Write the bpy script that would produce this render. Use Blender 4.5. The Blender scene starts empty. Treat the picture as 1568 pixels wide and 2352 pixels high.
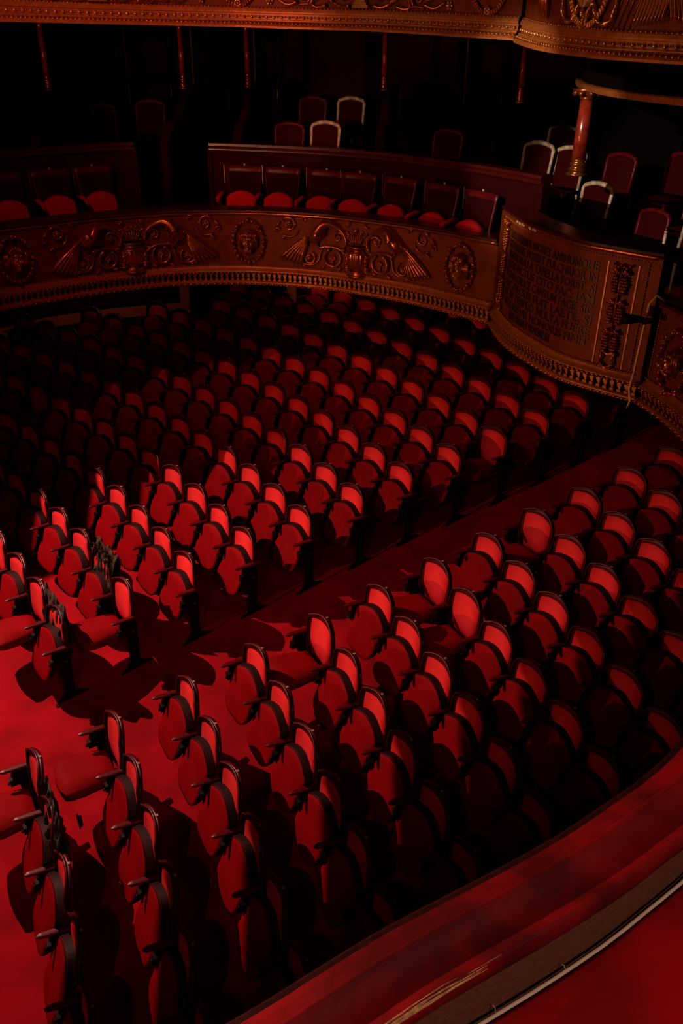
import bpy, math, random
import numpy as np
from mathutils import Vector, Matrix
random.seed(7)
D = bpy.data
COL = bpy.context.scene.collection
PI = math.pi
SC = bpy.context.scene

# ------------------------------------------------------------------ helpers
def link(o, parent=None):
    COL.objects.link(o)
    if parent: o.parent = parent
    return o

def empty(name, loc=(0, 0, 0), rz=0.0):
    o = D.objects.new(name, None); o.empty_display_size = .1
    o.location = loc; o.rotation_euler = (0, 0, rz)
    return link(o)

def tag(o, label=None, cat=None, group=None, kind=None):
    if label: o['label'] = label
    if cat: o['category'] = cat
    if group: o['group'] = group
    if kind: o['kind'] = kind
    return o

class MB:
    """collects vertices and faces of one mesh"""
    def __init__(self): self.v = []; self.f = []; self.s = []
    def add(self, vs, fs, smooth=True):
        b = len(self.v); self.v += [tuple(p) for p in vs]
        for q in fs: self.f.append([i + b for i in q]); self.s.append(smooth)
    def box(self, c, h, rot=None, smooth=False):
        vs = []
        for sx in (-1, 1):
            for sy in (-1, 1):
                for sz in (-1, 1):
                    p = Vector((sx * h[0], sy * h[1], sz * h[2]))
                    if rot: p = rot @ p
                    vs.append(p + Vector(c))
        self.add(vs, [(0, 1, 3, 2), (4, 6, 7, 5), (0, 4, 5, 1), (2, 3, 7, 6), (0, 2, 6, 4), (1, 5, 7, 3)], smooth)
    def tube(self, pts, rad, n=6, flat=1.0, caps=True):
        """tube along 3D pts; rad number or list; flat squashes along third axis"""
        pts = [Vector(p) for p in pts]; m = len(pts)
        if not hasattr(rad, '__len__'): rad = [rad] * m
        vs = []
        up = Vector((0, 0, 1))
        for i, p in enumerate(pts):
            t = (pts[min(i + 1, m - 1)] - pts[max(i - 1, 0)])
            if t.length < 1e-9: t = Vector((1, 0, 0))
            t.normalize()
            a = t.cross(up)
            if a.length < 1e-3: a = t.cross(Vector((0, 1, 0)))
            a.normalize(); b = t.cross(a).normalized()
            for k in range(n):
                an = 2 * PI * k / n
                vs.append(p + (a * math.cos(an) + b * math.sin(an) * flat) * rad[i])
        fs = []
        for i in range(m - 1):
            for k in range(n):
                k2 = (k + 1) % n
                fs.append((i * n + k, i * n + k2, (i + 1) * n + k2, (i + 1) * n + k))
        if caps:
            fs.append(tuple(range(n - 1, -1, -1))); fs.append(tuple((m - 1) * n + k for k in range(n)))
        self.add(vs, fs, True)
    def ball(self, c, r, ang=0, n=8, m=5):
        """ellipsoid in relief space: r=(ru, rv, rd), rotated by ang in the uv plane"""
        ca, sa = math.cos(ang), math.sin(ang)
        vs = []
        for i in range(m + 1):
            th = PI * i / m
            for k in range(n):
                ph = 2 * PI * k / n
                u, v, d = math.sin(th) * math.cos(ph) * r[0], math.cos(th) * r[1], math.sin(th) * math.sin(ph) * r[2]
                vs.append((c[0] + u * ca - v * sa, c[1] + u * sa + v * ca, c[2] + d))
        fs = [(i * n + k, i * n + (k + 1) % n, (i + 1) * n + (k + 1) % n, (i + 1) * n + k) for i in range(m) for k in range(n)]
        self.add(vs, fs, True)
    def lathe(self, prof, c=(0, 0, 0), n=16):
        vs = []
        for r, z in prof:
            for k in range(n):
                a = 2 * PI * k / n
                vs.append((c[0] + r * math.cos(a), c[1] + r * math.sin(a), c[2] + z))
        fs = [(i * n + k, i * n + (k + 1) % n, (i + 1) * n + (k + 1) % n, (i + 1) * n + k) for i in range(len(prof) - 1) for k in range(n)]
        fs.append(tuple(range(n - 1, -1, -1))); fs.append(tuple((len(prof) - 1) * n + k for k in range(n)))
        self.add(vs, fs, True)
    def grid(self, fn, nu, nv, smooth=True, flip=False):
        vs = [fn(i / nu, j / nv) for j in range(nv + 1) for i in range(nu + 1)]
        fs = []
        for j in range(nv):
            for i in range(nu):
                a = j * (nu + 1) + i
                q = (a, a + 1, a + nu + 2, a + nu + 1)
                fs.append(q[::-1] if flip else q)
        self.add(vs, fs, smooth)
    def build(self, name, mat, parent=None, warp=None):
        me = D.meshes.new(name)
        vs = [warp(*p) for p in self.v] if warp else self.v
        me.from_pydata([tuple(p) for p in vs], [], self.f)
        me.polygons.foreach_set('use_smooth', self.s)
        if mat: me.materials.append(mat)
        me.update()
        import bmesh
        bm = bmesh.new(); bm.from_mesh(me)
        bmesh.ops.remove_doubles(bm, verts=bm.verts, dist=1e-6)
        bmesh.ops.recalc_face_normals(bm, faces=bm.faces)
        bm.to_mesh(me); bm.free()
        return link(D.objects.new(name, me), parent)

def catmull(pts, n=10):
    pts = np.array(pts, float); out = []
    P = np.vstack([2 * pts[0] - pts[1], pts, 2 * pts[-1] - pts[-2]])
    for i in range(1, len(P) - 2):
        for k in range(n):
            t = k / n; a, b, c, d = P[i - 1], P[i], P[i + 1], P[i + 2]
            out.append(.5 * ((2 * b) + (c - a) * t + (2 * a - 5 * b + 4 * c - d) * t * t + (3 * b - a - 3 * c + d) * t ** 3))
    out.append(pts[-1]); return np.array(out)

class Path:
    """a plan curve with arc length; normals point into the auditorium"""
    def __init__(self, pts, n=10):
        self.C = catmull(pts, n)
        seg = np.diff(self.C, axis=0); L = np.hypot(seg[:, 0], seg[:, 1])
        self.S = np.r_[0, np.cumsum(L)]; self.len = self.S[-1]
        T = np.gradient(self.C, self.S, axis=0); T /= np.hypot(T[:, 0], T[:, 1])[:, None]
        self.N = np.stack([T[:, 1], -T[:, 0]], 1)
    def at(self, s, d=0.0):
        x = np.interp(s, self.S, self.C[:, 0]); y = np.interp(s, self.S, self.C[:, 1])
        nx = np.interp(s, self.S, self.N[:, 0]); ny = np.interp(s, self.S, self.N[:, 1])
        return x + nx * d, y + ny * d
    def heading(self, s):
        nx = np.interp(s, self.S, self.N[:, 0]); ny = np.interp(s, self.S, self.N[:, 1])
        return math.atan2(ny, nx)

def sweep(mb, path, prof, z0=lambda s: 0.0, s0=0, s1=None, step=.08, closed=True, smooth=False):
    """profile [(d, h)...] swept along the path"""
    s1 = path.len if s1 is None else s1
    n = max(2, int((s1 - s0) / step)); m = len(prof)
    vs = []
    for i in range(n + 1):
        s = s0 + (s1 - s0) * i / n
        for d, h in prof:
            x, y = path.at(s, d); vs.append((x, y, z0(s) + h))
    fs = []
    for i in range(n):
        for k in range(m if closed else m - 1):
            k2 = (k + 1) % m
            fs.append((i * m + k, i * m + k2, (i + 1) * m + k2, (i + 1) * m + k))
    if closed:
        fs.append(tuple(range(m))); fs.append(tuple(n * m + k for k in range(m - 1, -1, -1)))
    mb.add(vs, fs, smooth)

# ------------------------------------------------------------------ materials
def nodes(m):
    m.use_nodes = True; nt = m.node_tree
    return nt, nt.nodes['Principled BSDF'], nt.nodes, nt.links

def simple(name, col, rough=.5, metal=0.0, noise=0.0, nscale=20, bump=0.0, sheen=0.0, spec=None, col2=None, coat=0.0):
    m = D.materials.new(name); nt, b, N, L = nodes(m)
    b.inputs['Base Color'].default_value = (*col, 1)
    b.inputs['Roughness'].default_value = rough
    b.inputs['Metallic'].default_value = metal
    if spec is not None: b.inputs['Specular IOR Level'].default_value = spec
    if sheen:
        b.inputs['Sheen Weight'].default_value = sheen; b.inputs['Sheen Roughness'].default_value = .4
        b.inputs['Sheen Tint'].default_value = (1, .12, .1, 1)
    if coat: b.inputs['Coat Weight'].default_value = coat; b.inputs['Coat Roughness'].default_value = .15
    if noise or bump:
        tc = N.new('ShaderNodeTexCoord'); nz = N.new('ShaderNodeTexNoise')
        nz.inputs['Scale'].default_value = nscale; nz.inputs['Detail'].default_value = 6
        L.new(tc.outputs['Object'], nz.inputs['Vector'])
        if noise:
            mx = N.new('ShaderNodeMix'); mx.data_type = 'RGBA'
            c2 = col2 or tuple(c * (1 - noise) for c in col)
            rp = N.new('ShaderNodeValToRGB'); rp.color_ramp.elements[0].position = .38; rp.color_ramp.elements[1].position = .62
            L.new(nz.outputs['Fac'], rp.inputs['Fac']); L.new(rp.outputs['Color'], mx.inputs[0])
            mx.inputs[6].default_value = (*c2, 1); mx.inputs[7].default_value = (*col, 1)
            L.new(mx.outputs[2], b.inputs['Base Color'])
        if bump:
            bp = N.new('ShaderNodeBump'); bp.inputs['Strength'].default_value = bump; bp.inputs['Distance'].default_value = .01
            L.new(nz.outputs['Fac'], bp.inputs['Height']); L.new(bp.outputs['Normal'], b.inputs['Normal'])
    return m

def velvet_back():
    """crimson velvet with a paler patch, mostly light painted into the colour, some worn nap"""
    m = D.materials.new('lit_patch_velvet'); nt, b, N, L = nodes(m)
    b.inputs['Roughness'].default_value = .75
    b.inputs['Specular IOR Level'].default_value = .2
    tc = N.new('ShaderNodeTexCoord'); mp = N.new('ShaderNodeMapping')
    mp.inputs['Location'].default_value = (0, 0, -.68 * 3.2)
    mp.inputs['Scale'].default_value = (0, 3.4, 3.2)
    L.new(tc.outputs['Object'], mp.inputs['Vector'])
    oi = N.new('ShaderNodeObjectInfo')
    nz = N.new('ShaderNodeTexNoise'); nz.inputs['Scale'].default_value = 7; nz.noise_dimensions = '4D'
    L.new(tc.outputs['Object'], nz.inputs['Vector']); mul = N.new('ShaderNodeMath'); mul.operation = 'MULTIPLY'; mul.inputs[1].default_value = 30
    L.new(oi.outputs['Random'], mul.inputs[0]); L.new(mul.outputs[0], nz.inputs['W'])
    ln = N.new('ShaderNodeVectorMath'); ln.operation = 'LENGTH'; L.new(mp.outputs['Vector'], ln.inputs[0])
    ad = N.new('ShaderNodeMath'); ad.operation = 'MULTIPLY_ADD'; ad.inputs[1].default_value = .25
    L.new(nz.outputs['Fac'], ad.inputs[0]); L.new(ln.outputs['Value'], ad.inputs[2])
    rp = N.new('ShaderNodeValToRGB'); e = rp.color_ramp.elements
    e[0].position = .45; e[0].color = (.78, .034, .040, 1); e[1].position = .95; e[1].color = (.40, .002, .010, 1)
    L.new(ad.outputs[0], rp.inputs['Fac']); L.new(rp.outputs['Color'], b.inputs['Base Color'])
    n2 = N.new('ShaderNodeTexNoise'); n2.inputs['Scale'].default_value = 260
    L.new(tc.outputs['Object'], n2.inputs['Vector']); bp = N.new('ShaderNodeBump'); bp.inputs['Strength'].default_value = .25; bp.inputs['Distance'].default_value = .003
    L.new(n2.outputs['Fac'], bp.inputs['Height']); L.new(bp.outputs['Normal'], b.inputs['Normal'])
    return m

M = {}
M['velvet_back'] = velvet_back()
M['velvet'] = simple('crimson_velvet', (.46, .002, .008), .8, noise=.25, nscale=9, bump=.1, spec=.2)
M['seat'] = simple('seat_cloth', (.24, .0006, .004), .7, noise=.2, nscale=5, bump=.05, spec=.06)
M['edge'] = simple('varnished_edge', (.16, .006, .006), .25, spec=.6)
M['wood'] = simple('dark_varnished_wood', (.075, .001, .003), .4, noise=.3, nscale=14, spec=.3)
M['arm'] = simple('varnished_armrest', (.11, .001, .004), .4, noise=.3, nscale=25, spec=.25)
M['seatframe'] = simple('dark_seat_frame', (.012, .001, .0015), .6, spec=.15)
M['iron'] = simple('black_iron', (.004, .002, .002), .6, spec=.15)
M['brass'] = simple('brass_plate', (.55, .33, .12), .35, metal=.8, noise=.3, nscale=60)
M['tagm'] = simple('pale_number_tag', (.34, .26, .13), .45)
M['carpet'] = simple('red_carpet', (.36, .004, .012), .92, noise=.35, nscale=2.2, bump=.15, spec=.1)
M['gilt'] = simple('dull_gilt_bronze', (.46, .13, .035), .27, metal=.8, noise=.35, nscale=30, bump=.15)
M['gilt2'] = simple('bright_gilt', (.8, .38, .13), .25, metal=.8, noise=.3, nscale=40, bump=.1)
M['field'] = simple('bronze_field', (.15, .024, .005), .55, spec=.2, metal=.2, noise=.3, nscale=8, bump=.05)
M['letter'] = simple('dark_bronze_letters', (.05, .010, .004), .5, metal=.3, noise=.5, nscale=30)
M['mould'] = simple('moulding_gilt', (.40, .12, .028), .4, metal=.35, noise=.3, nscale=25, bump=.1)
M['rail'] = simple('mahogany_rail', (.05, .003, .003), .3, noise=.3, nscale=10, coat=.15)
M['ledge'] = simple('ledge_velvet', (.33, .002, .006), .7, noise=.7, nscale=5.5, bump=.08, spec=.25)
M['tan'] = simple('tan_cloth_panel', (.19, .065, .026), .85, noise=.3, nscale=60, bump=.3)
M['cream'] = simple('cream_piping', (.75, .6, .45), .6)
M['cream2'] = simple('chipped_cream_paint', (.62, .46, .3), .5, noise=.5, nscale=18)
M['pad'] = simple('seat_pad_velvet', (.55, .002, .01), .75, noise=.35, nscale=4, bump=.1, spec=.2)
M['wallred'] = simple('oxblood_wall', (.024, .001, .0015), .8, spec=.05, noise=.2, nscale=3)
M['wallband'] = simple('umber_wall_band', (.42, .12, .04), .8, noise=.2, nscale=6)
M['black'] = simple('blackened_wood', (.003, .0012, .001), .7, spec=.05)
M['marble'] = simple('red_marble', (.28, .028, .012), .25, noise=.6, nscale=9, coat=.5)
M['coat'] = simple('black_coat_cloth', (.012, .010, .009), .9, noise=.6, nscale=14, bump=.6, col2=(.05, .04, .025))
M['cable'] = simple('pale_cable', (.62, .4, .22), .5)
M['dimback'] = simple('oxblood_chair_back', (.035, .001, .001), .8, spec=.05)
M['rowvelvet'] = simple('balcony_velvet', (.02, .001, .002), .85, spec=.05)  # dark velvet copy: shade on the balcony seat backs put into the colour

ZO = 6.8
def floor_z(x, y): return 1.15 + .05546 * (x + 10.036) + .16593 * (y - 10.968)

# ------------------------------------------------------------------ plan curves
FAR = Path([(-6.0, 7.0), (-5.1, 8.3), (-4.01, 9.48), (-3.48, 9.93), (-2.93, 10.33), (-2.2, 10.67), (-1.47, 10.80), (-.96, 10.77), (-.5, 10.67), (-.02, 10.48), (.86, 9.92), (1.63, 9.19)])
BOX = Path([(1.63, 9.12), (1.66, 8.6), (1.74, 8.17), (1.99, 7.51), (2.31, 7.14), (2.60, 6.88)])
RIGHT = Path([(2.60, 6.86), (2.69, 6.5), (2.74, 6.1), (2.74, 5.5), (2.62, 4.6), (2.3, 3.6)])
WALL = Path([(-12, 9), (-9, 12.3), (-6.2, 14.4), (-4.7, 14.95), (-2.9, 15.15), (-1, 15.1), (.9, 14.7), (2.4, 13.9), (4.1, 12.2), (5.2, 9.8), (5.8, 7)])
PART = Path([(-6.6, 8.6), (-5.3, 10.0), (-4.25, 11.0), (-3.61, 11.54), (-2.87, 12.03), (-1.82, 12.05), (-.53, 11.73), (.58, 11.12), (1.53, 10.13), (2.11, 9.25)])

F0 = 2.62      # the far tier starts here, just outside the left frame edge (proscenium side)
# ------------------------------------------------------------------ room shell
mb = MB()
def fl(u, v):
    x = -13 + 20 * u; y = -1 + 18.5 * v
    return (x, y, floor_z(x, y))
mb.grid(fl, 40, 36, smooth=False)
b0 = MB(); b0.v = list(mb.v); b0.f = [list(f) for f in mb.f]; b0.s = list(mb.s)
base = len(b0.v)
b0.add([(p[0], p[1], p[2] - .25) for p in mb.v], [tuple(reversed(f)) for f in mb.f], False)
tag(b0.build('floor', M['carpet']), kind='structure')

mb = MB(); sweep(mb, WALL, [(0, 0.2), (0, 9.2), (-.25, 9.2), (-.25, 0.2)], step=.2)
wall = tag(mb.build('wall_far', M['black']), kind='structure')
wall_trims = []
def wall_piece(name, s0, s1, h0, h1, d, mat, kind='structure', lab=None, follow=False):
    m_ = MB()
    z = (lambda s: floor_z(*WALL.at(s))) if follow else (lambda s: 0)
    sweep(m_, WALL, [(.001, h0), (d, h0), (d, h1), (.001, h1)], z0=z, s0=s0, s1=s1, step=.15)
    o = m_.build(name, mat, wall)
    if lab: o['label'] = lab
    return o
# stalls level: oxblood panels framed by umber bands (bottom follows the floor)
wall_piece('wall_panel', 4.5, 11.30, .35, 1.9, .02, M['wallred'], follow=True)
wall_piece('panel_band', 4.5, 11.30, .12, .30, .04, M['wallband'], follow=True)
wall_piece('panel_band', 11.28, 11.45, .12, 1.9, .04, M['wallband'], follow=True)
wall_piece('wall_panel', 13.44, 18.5, .20, 1.9, .02, M['wallred'], follow=True)
wall_piece('panel_band', 13.28, 16.6, .02, .17, .04, M['wallband'], follow=True)
wall_piece('panel_band', 13.26, 13.43, .02, 1.9, .04, M['wallband'], follow=True)

# stalls doorway with panelled double door in the dark
mb = MB(); sweep(mb, WALL, [(.01, 0), (.06, 0), (.06, 2.0), (.01, 2.0)], z0=lambda s: floor_z(*WALL.at(s)) - .02, s0=11.5, s1=13.2)
door = tag(mb.build('door_1', M['black']), kind='structure')
for hh in (.12, .22, .62, .70):
    m_ = MB(); sweep(m_, WALL, [(.06, hh), (.085, hh), (.085, hh + .012), (.06, hh + .012)], z0=lambda s: floor_z(*WALL.at(s)), s0=11.85, s1=12.2)
    m_.build('door_rail', M['edge'], door)

# first tier back wall: red panels, gilt strips, dark doors
for a, b in ((8.7, 9.55), (9.62, 10.12), (10.24, 10.70), (13.3, 14.6), (15.0, 15.7), (15.82, 16.2), (17.3, 18.1)):
    wall_piece('wall_panel', a, b, 5.3, 7.0, .02, M['wallred'])
for a in (8.47, 10.74, 11.80, 12.81, 16.27):
    wall_piece('gilt_strip', a, a + .018, 5.0, 6.95, .05, M['tan'])
for n_, (a, b) in enumerate(((10.95, 11.5), (16.45, 17.0), (12.9, 13.25))):
    mb = MB(); sweep(mb, WALL, [(.01, 4.8), (.07, 4.8), (.07, 6.85), (.01, 6.85)], s0=a, s1=b)
    d_ = tag(mb.build('door_%d' % (n_ + 2), M['black']), kind='structure')
    for h0, h1 in ((5.0, 5.5), (5.65, 6.15), (6.3, 6.75)):
        m_ = MB(); sweep(m_, WALL, [(.07, h0), (.085, h0), (.085, h1), (.07, h1)], s0=a + .12, s1=b - .12)
        m_.build('door_panel', M['wallred'], d_)
    hx, hy = WALL.at(b - .06, .11)
    m_ = MB(); m_.tube([(hx, hy, 5.85), (hx, hy, 6.15)], .008, 6); m_.build('door_handle', M['brass'], d_)

# first tier slab, upper tier slab (floors of the balconies)
def slab(name, z0, z1, inner, outer, mat, n=60):
    m_ = MB(); vs = []
    for i in range(n + 1):
        a = inner(i / n); b = outer(i / n)
        vs += [(a[0], a[1], z0), (a[0], a[1], z1), (b[0], b[1], z1), (b[0], b[1], z0)]
    fs = []
    for i in range(n):
        for k in range(4): fs.append((i * 4 + k, i * 4 + (k + 1) % 4, i * 4 + 4 + (k + 1) % 4, i * 4 + 4 + k))
    fs += [(0, 1, 2, 3), (n * 4 + 3, n * 4 + 2, n * 4 + 1, n * 4)]
    m_.add(vs, fs, False)
    return tag(m_.build(name, mat), kind='structure')
def inner_curve(off):
    tot = FAR.len + BOX.len + RIGHT.len - F0
    def f(t):
        s = F0 + t * tot
        if s < FAR.len: return FAR.at(s, -off)
        s -= FAR.len
        if s < BOX.len: return BOX.at(s, -off)
        return RIGHT.at(min(s - BOX.len, RIGHT.len), -off)
    return f
def outer_curve(t): return WALL.at(4.3 + t * (WALL.len - 4.3), .05)
slab('floor_first_tier', 4.12, 4.35, inner_curve(.16), outer_curve, M['carpet'])
slab('floor_upper_tier', 6.98, 7.12, inner_curve(.22), outer_curve, M['black'])
def part_curve(t): return PART.at(1.9 + t * (PART.len - 1.9), -.2)
slab('floor_box_platform', 4.352, 4.75, part_curve, lambda t: WALL.at(5 + t * (WALL.len - 8), .12), M['black'])

# ------------------------------------------------------------------ tier fronts
def rope(mb, path, s0, s1, z0, h, d, r, pitch):
    n = max(1, int((s1 - s0) / pitch))
    for i in range(n):
        s = s0 + (i + .5) * (s1 - s0) / n
        a = path.at(s - pitch * .45, d); b = path.at(s + pitch * .45, d)
        z = z0(s)
        mb.tube([(a[0], a[1], z + h - r * .6), ((a[0] + b[0]) / 2, (a[1] + b[1]) / 2, z + h), (b[0], b[1], z + h + r * .6)], [r * .4, r, r * .4], 5)
def beads(mb, path, s0, s1, z0, h, d, r, pitch, n=6):
    k = max(1, int((s1 - s0) / pitch))
    for i in range(k):
        s = s0 + (i + .5) * (s1 - s0) / k
        x, y = path.at(s, d)
        mb.ball((x, y, z0(s) + h), (r, r, r), 0, n, 4)

def make_front(path, top, name, label, cat, s0=0, s1=None, recess=-.07, zb=4.0, group=None):
    """parapet of the first tier: panel field, mouldings, corbels, rail. top = height above zb"""
    s1 = path.len if s1 is None else s1
    x, y = path.at((s0 + s1) / 2)
    root = empty(name, (0, 0, 0)); tag(root, label, cat, group)
    z = lambda s: zb
    m_ = MB(); sweep(m_, path, [(recess, .24), (recess, top - .07), (recess - .06, top - .07), (recess - .06, .16), (recess, .16)], z, s0, s1); m_.build('panel_field', M['field'], root)
    # cyma under the field
    m_ = MB(); sweep(m_, path, [(recess - .04, .24), (recess + .012, .235), (recess + .02, .22), (recess + .035, .20), (recess + .06, .185), (recess + .075, .175), (recess + .07, .165), (recess - .04, .165)], z, s0, s1, smooth=True)
    m_.build('lower_moulding', M['mould'], root)
    m_ = MB(); beads(m_, path, s0, s1, z, .242, recess + .018, .0085, .024); m_.build('bead_moulding', M['mould'], root)
    m_ = MB(); rope(m_, path, s0, s1, z, .163, recess + .078, .014, .05); m_.build('leaf_moulding', M['gilt'], root)
    # corbel table
    m_ = MB(); sweep(m_, path, [(recess - .03, .145), (recess, .145), (recess, .05), (recess - .03, .05)], z, s0, s1); m_.build('corbel_back', M['letter'], root)
    m_ = MB()
    n = int((s1 - s0) / .068)
    for i in range(n):
        s = s0 + (i + .5) * (s1 - s0) / n
        for hh, w, dd in ((.135, .020, .055), (.112, .013, .045), (.09, .008, .035), (.068, .017, .05)):
            px_, py_ = path.at(s, recess + dd * .5)
            a = path.heading(s)
            m_.box((px_, py_, zb + hh), (dd * .5, w, .012), Matrix.Rotation(a, 3, 'Z'))
    m_.build('corbel_table', M['mould'], root)
    m_ = MB(); sweep(m_, path, [(recess - .03, .055), (recess + .055, .058), (recess + .075, .045), (recess + .075, .03), (-.02, .02), (-.02, .0), (recess - .03, 0)], z, s0, s1); m_.build('foot_moulding', M['mould'], root)
    m_ = MB(); rope(m_, path, s0, s1, z, .018, .0, .016, .075); m_.build('foot_leaf_moulding', M['gilt'], root)
    # top
    m_ = MB(); beads(m_, path, s0, s1, z, top - .095, recess + .008, .006, .03); m_.build('top_bead_moulding', M['mould'], root)
    m_ = MB(); sweep(m_, path, [(recess - .05, top - .07), (recess + .015, top - .07), (recess + .035, top - .05), (recess + .03, top - .035), (recess - .05, top - .035)], z, s0, s1, smooth=True); m_.build('top_moulding', M['gilt'], root)
    m_ = MB(); sweep(m_, path, [(recess + .02, top - .036), (recess + .05, top - .022), (recess + .045, top - .004), (recess + .01, top), (recess - .26, top), (recess - .28, top - .02), (recess - .28, top - .06), (recess - .24, top - .07), (recess - .02, top - .036)], z, s0, s1, smooth=False); m_.build('handrail', M['rail'], root)
    m_ = MB(); sweep(m_, path, [(recess - .08, .15), (recess - .08, top - .05), (recess - .11, top - .05), (recess - .11, .15)], z, s0, s1); m_.build('inner_lining', M['black'], root)
    return root

front = make_front(FAR, .93, 'balcony_parapet', 'gilt carved parapet of the far first tier with peacocks, vases and masks', 'parapet', s0=F0)
boxf = make_front(BOX, 1.30, 'box_parapet', 'tall bowed bronze parapet of the side box carrying a carved inscription', 'parapet', s1=BOX.len)
rightf = make_front(RIGHT, .93, 'balcony_parapet', 'gilt parapet at the right frame edge with an oval wreath around a mask', 'parapet')

def warp_on(path, s0, z0, d0):
    def w(u, v, d):
        x, y = path.at(s0 + u, d0 + d * 1.7)
        return (x, y, z0 + v)
    return w

# end pilasters of the box parapet
for s_, nm in ((.02, 'edge_strip'), (BOX.len - .03, 'edge_strip')):
    m_ = MB(); sweep(m_, BOX, [(-.12, .2), (-.03, .2), (-.03, 1.25), (-.12, 1.25)], lambda s: 4.0, s_ - .010 if s_ > 1 else 0.0, s_ + .03 if s_ > 1 else .04); m_.build(nm, M['field'], boxf)
for s_ in (.09, BOX.len - .12):
    m_ = MB()
    for i in range(38):
        x, y = BOX.at(s_, -.06); m_.ball((x, y, 4.27 + i * .025), (.008, .008, .011), 0, 6, 4)
    m_.build('bead_moulding', M['mould'], boxf)

# ------------------------------------------------------------------ relief carvings
def spiral(cx, cy, r0, r1, a0, turns, n=22):
    out = []
    for i in range(n + 1):
        t = i / n; r = r0 + (r1 - r0) * t; a = a0 + turns * 2 * PI * t
        out.append((cx + r * math.cos(a), cy + r * math.sin(a)))
    return out
def tub(mb, pts, r, d=None, mir=1, n=6):
    d = .35 if d is None else d
    rr = [q * 1.4 for q in (r if hasattr(r, '__len__') else [r] * len(pts))]
    mb.tube([(p[0] * mir, p[1], rr[i] * d) for i, p in enumerate(pts)], rr, n)
def taper(n, a, b, c=None):
    return [a + (b - a) * i / (n - 1) if c is None else (a + (b - a) * min(1, 2 * i / (n - 1)) if i < n / 2 else b + (c - b) * (2 * i / (n - 1) - 1)) for i in range(n)]
def scroll(mb, cx, cy, r, a0, turns, mir, th=.012):
    p = spiral(cx, cy, r, r * .22, a0, turns); n = len(p)
    tub(mb, p, taper(n, th, th * .55), .8, mir)
    mb.ball((cx * mir, cy, .012), (r * .26, r * .26, .02), 0, 8, 5)
    for k in range(5):
        a = k * 2 * PI / 5
        mb.ball((cx * mir + r * .33 * math.cos(a), cy + r * .33 * math.sin(a), .006), (r * .18, r * .18, .018), 0, 6, 4)
    for k in range(3):
        t = int(n * (.1 + .22 * k)); q = p[t]; an = math.atan2(q[1] - cy, q[0] - cx)
        mb.ball(((q[0] + .012 * math.cos(an)) * mir, q[1] + .012 * math.sin(an), .008), (th * 1.9, th * .8, .012), (an + .9) * mir + (PI if mir < 0 else 0), 6, 4)

def peacock(mir, zoomv=1.0):
    m_ = MB(); K = .002
    P = lambda x, y: ((x + 157) * K * 1.0, (445 - y) * .00172)
    # neck and head: arched
    nk = [P(300, 190), P(330, 140), P(370, 122), P(420, 140), P(462, 175), P(484, 215), P(482, 255), P(470, 275)]
    nk = [tuple(p) for p in catmull(nk, 4)]
    tub(m_, nk, taper(len(nk), .052, .018, .014), .55, mir, 8)
    h = P(472, 268); m_.ball((h[0] * mir, h[1], .014), (.017, .022, .018), 0, 8, 5)
    m_.ball((h[0] * mir - .004 * mir, h[1] - .028, .012), (.006, .016, .008), 0, 6, 4)
    for k in range(3):
        m_.ball(((h[0] + .018 + .008 * k) * mir, h[1] + .02 - .008 * k, .01), (.014, .004, .005), .5 * mir, 6, 4)
    # body
    b = P(292, 200); m_.ball((b[0] * mir, b[1], .01), (.088, .145, .06), -.75 * mir, 14, 8)
    # folded wing: ridged
    for k in range(11):
        a = P(330 - k * 12.5, 128 + k * 9.5); e = P(322 - k * 13, 205 + k * 4)
        tub(m_, [a, ((a[0] + e[0]) / 2 + .006, (a[1] + e[1]) / 2), e], [.006, .008, .004], 5.2 - k * .28, mir, 5)
    for k in range(6):
        for j in range(4):
            q = P(318 + j * 12 - k * 3, 150 + k * 14)
            m_.ball((q[0] * mir, q[1], .05 - .004 * j), (.010, .008, .006), 0, 6, 3)
    # tail: fan of long feathers with eyes
    for k in range(6):
        a = P(228 - k * 1, 225 + k * 9); e = P(48 + k * 26, 385 + k * 9)
        mid = ((a[0] + e[0]) / 2 - .01, (a[1] + e[1]) / 2 + .006)
        pts = [tuple(p) for p in catmull([a, mid, e], 5)]
        tub(m_, pts, taper(len(pts), .016, .021, .017), .6, mir, 6)
        for j in range(9):
            t = .2 + .8 * j / 9
            q = (a[0] + (e[0] - a[0]) * t, a[1] + (e[1] - a[1]) * t)
            m_.ball((q[0] * mir, q[1], .022), (.012, .006, .006), (-.8) * mir, 6, 3)
        m_.ball((e[0] * mir, e[1], .012), (.026, .018, .016), .7 * mir, 8, 4)
    # thigh and leg
    q = P(285, 250); m_.ball((q[0] * mir, q[1], .02), (.026, .05, .026), .25 * mir, 8, 5)
    tub(m_, [P(290, 275), P(300, 300), P(318, 305)], .006, 1, mir, 5)
    return m_

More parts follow.
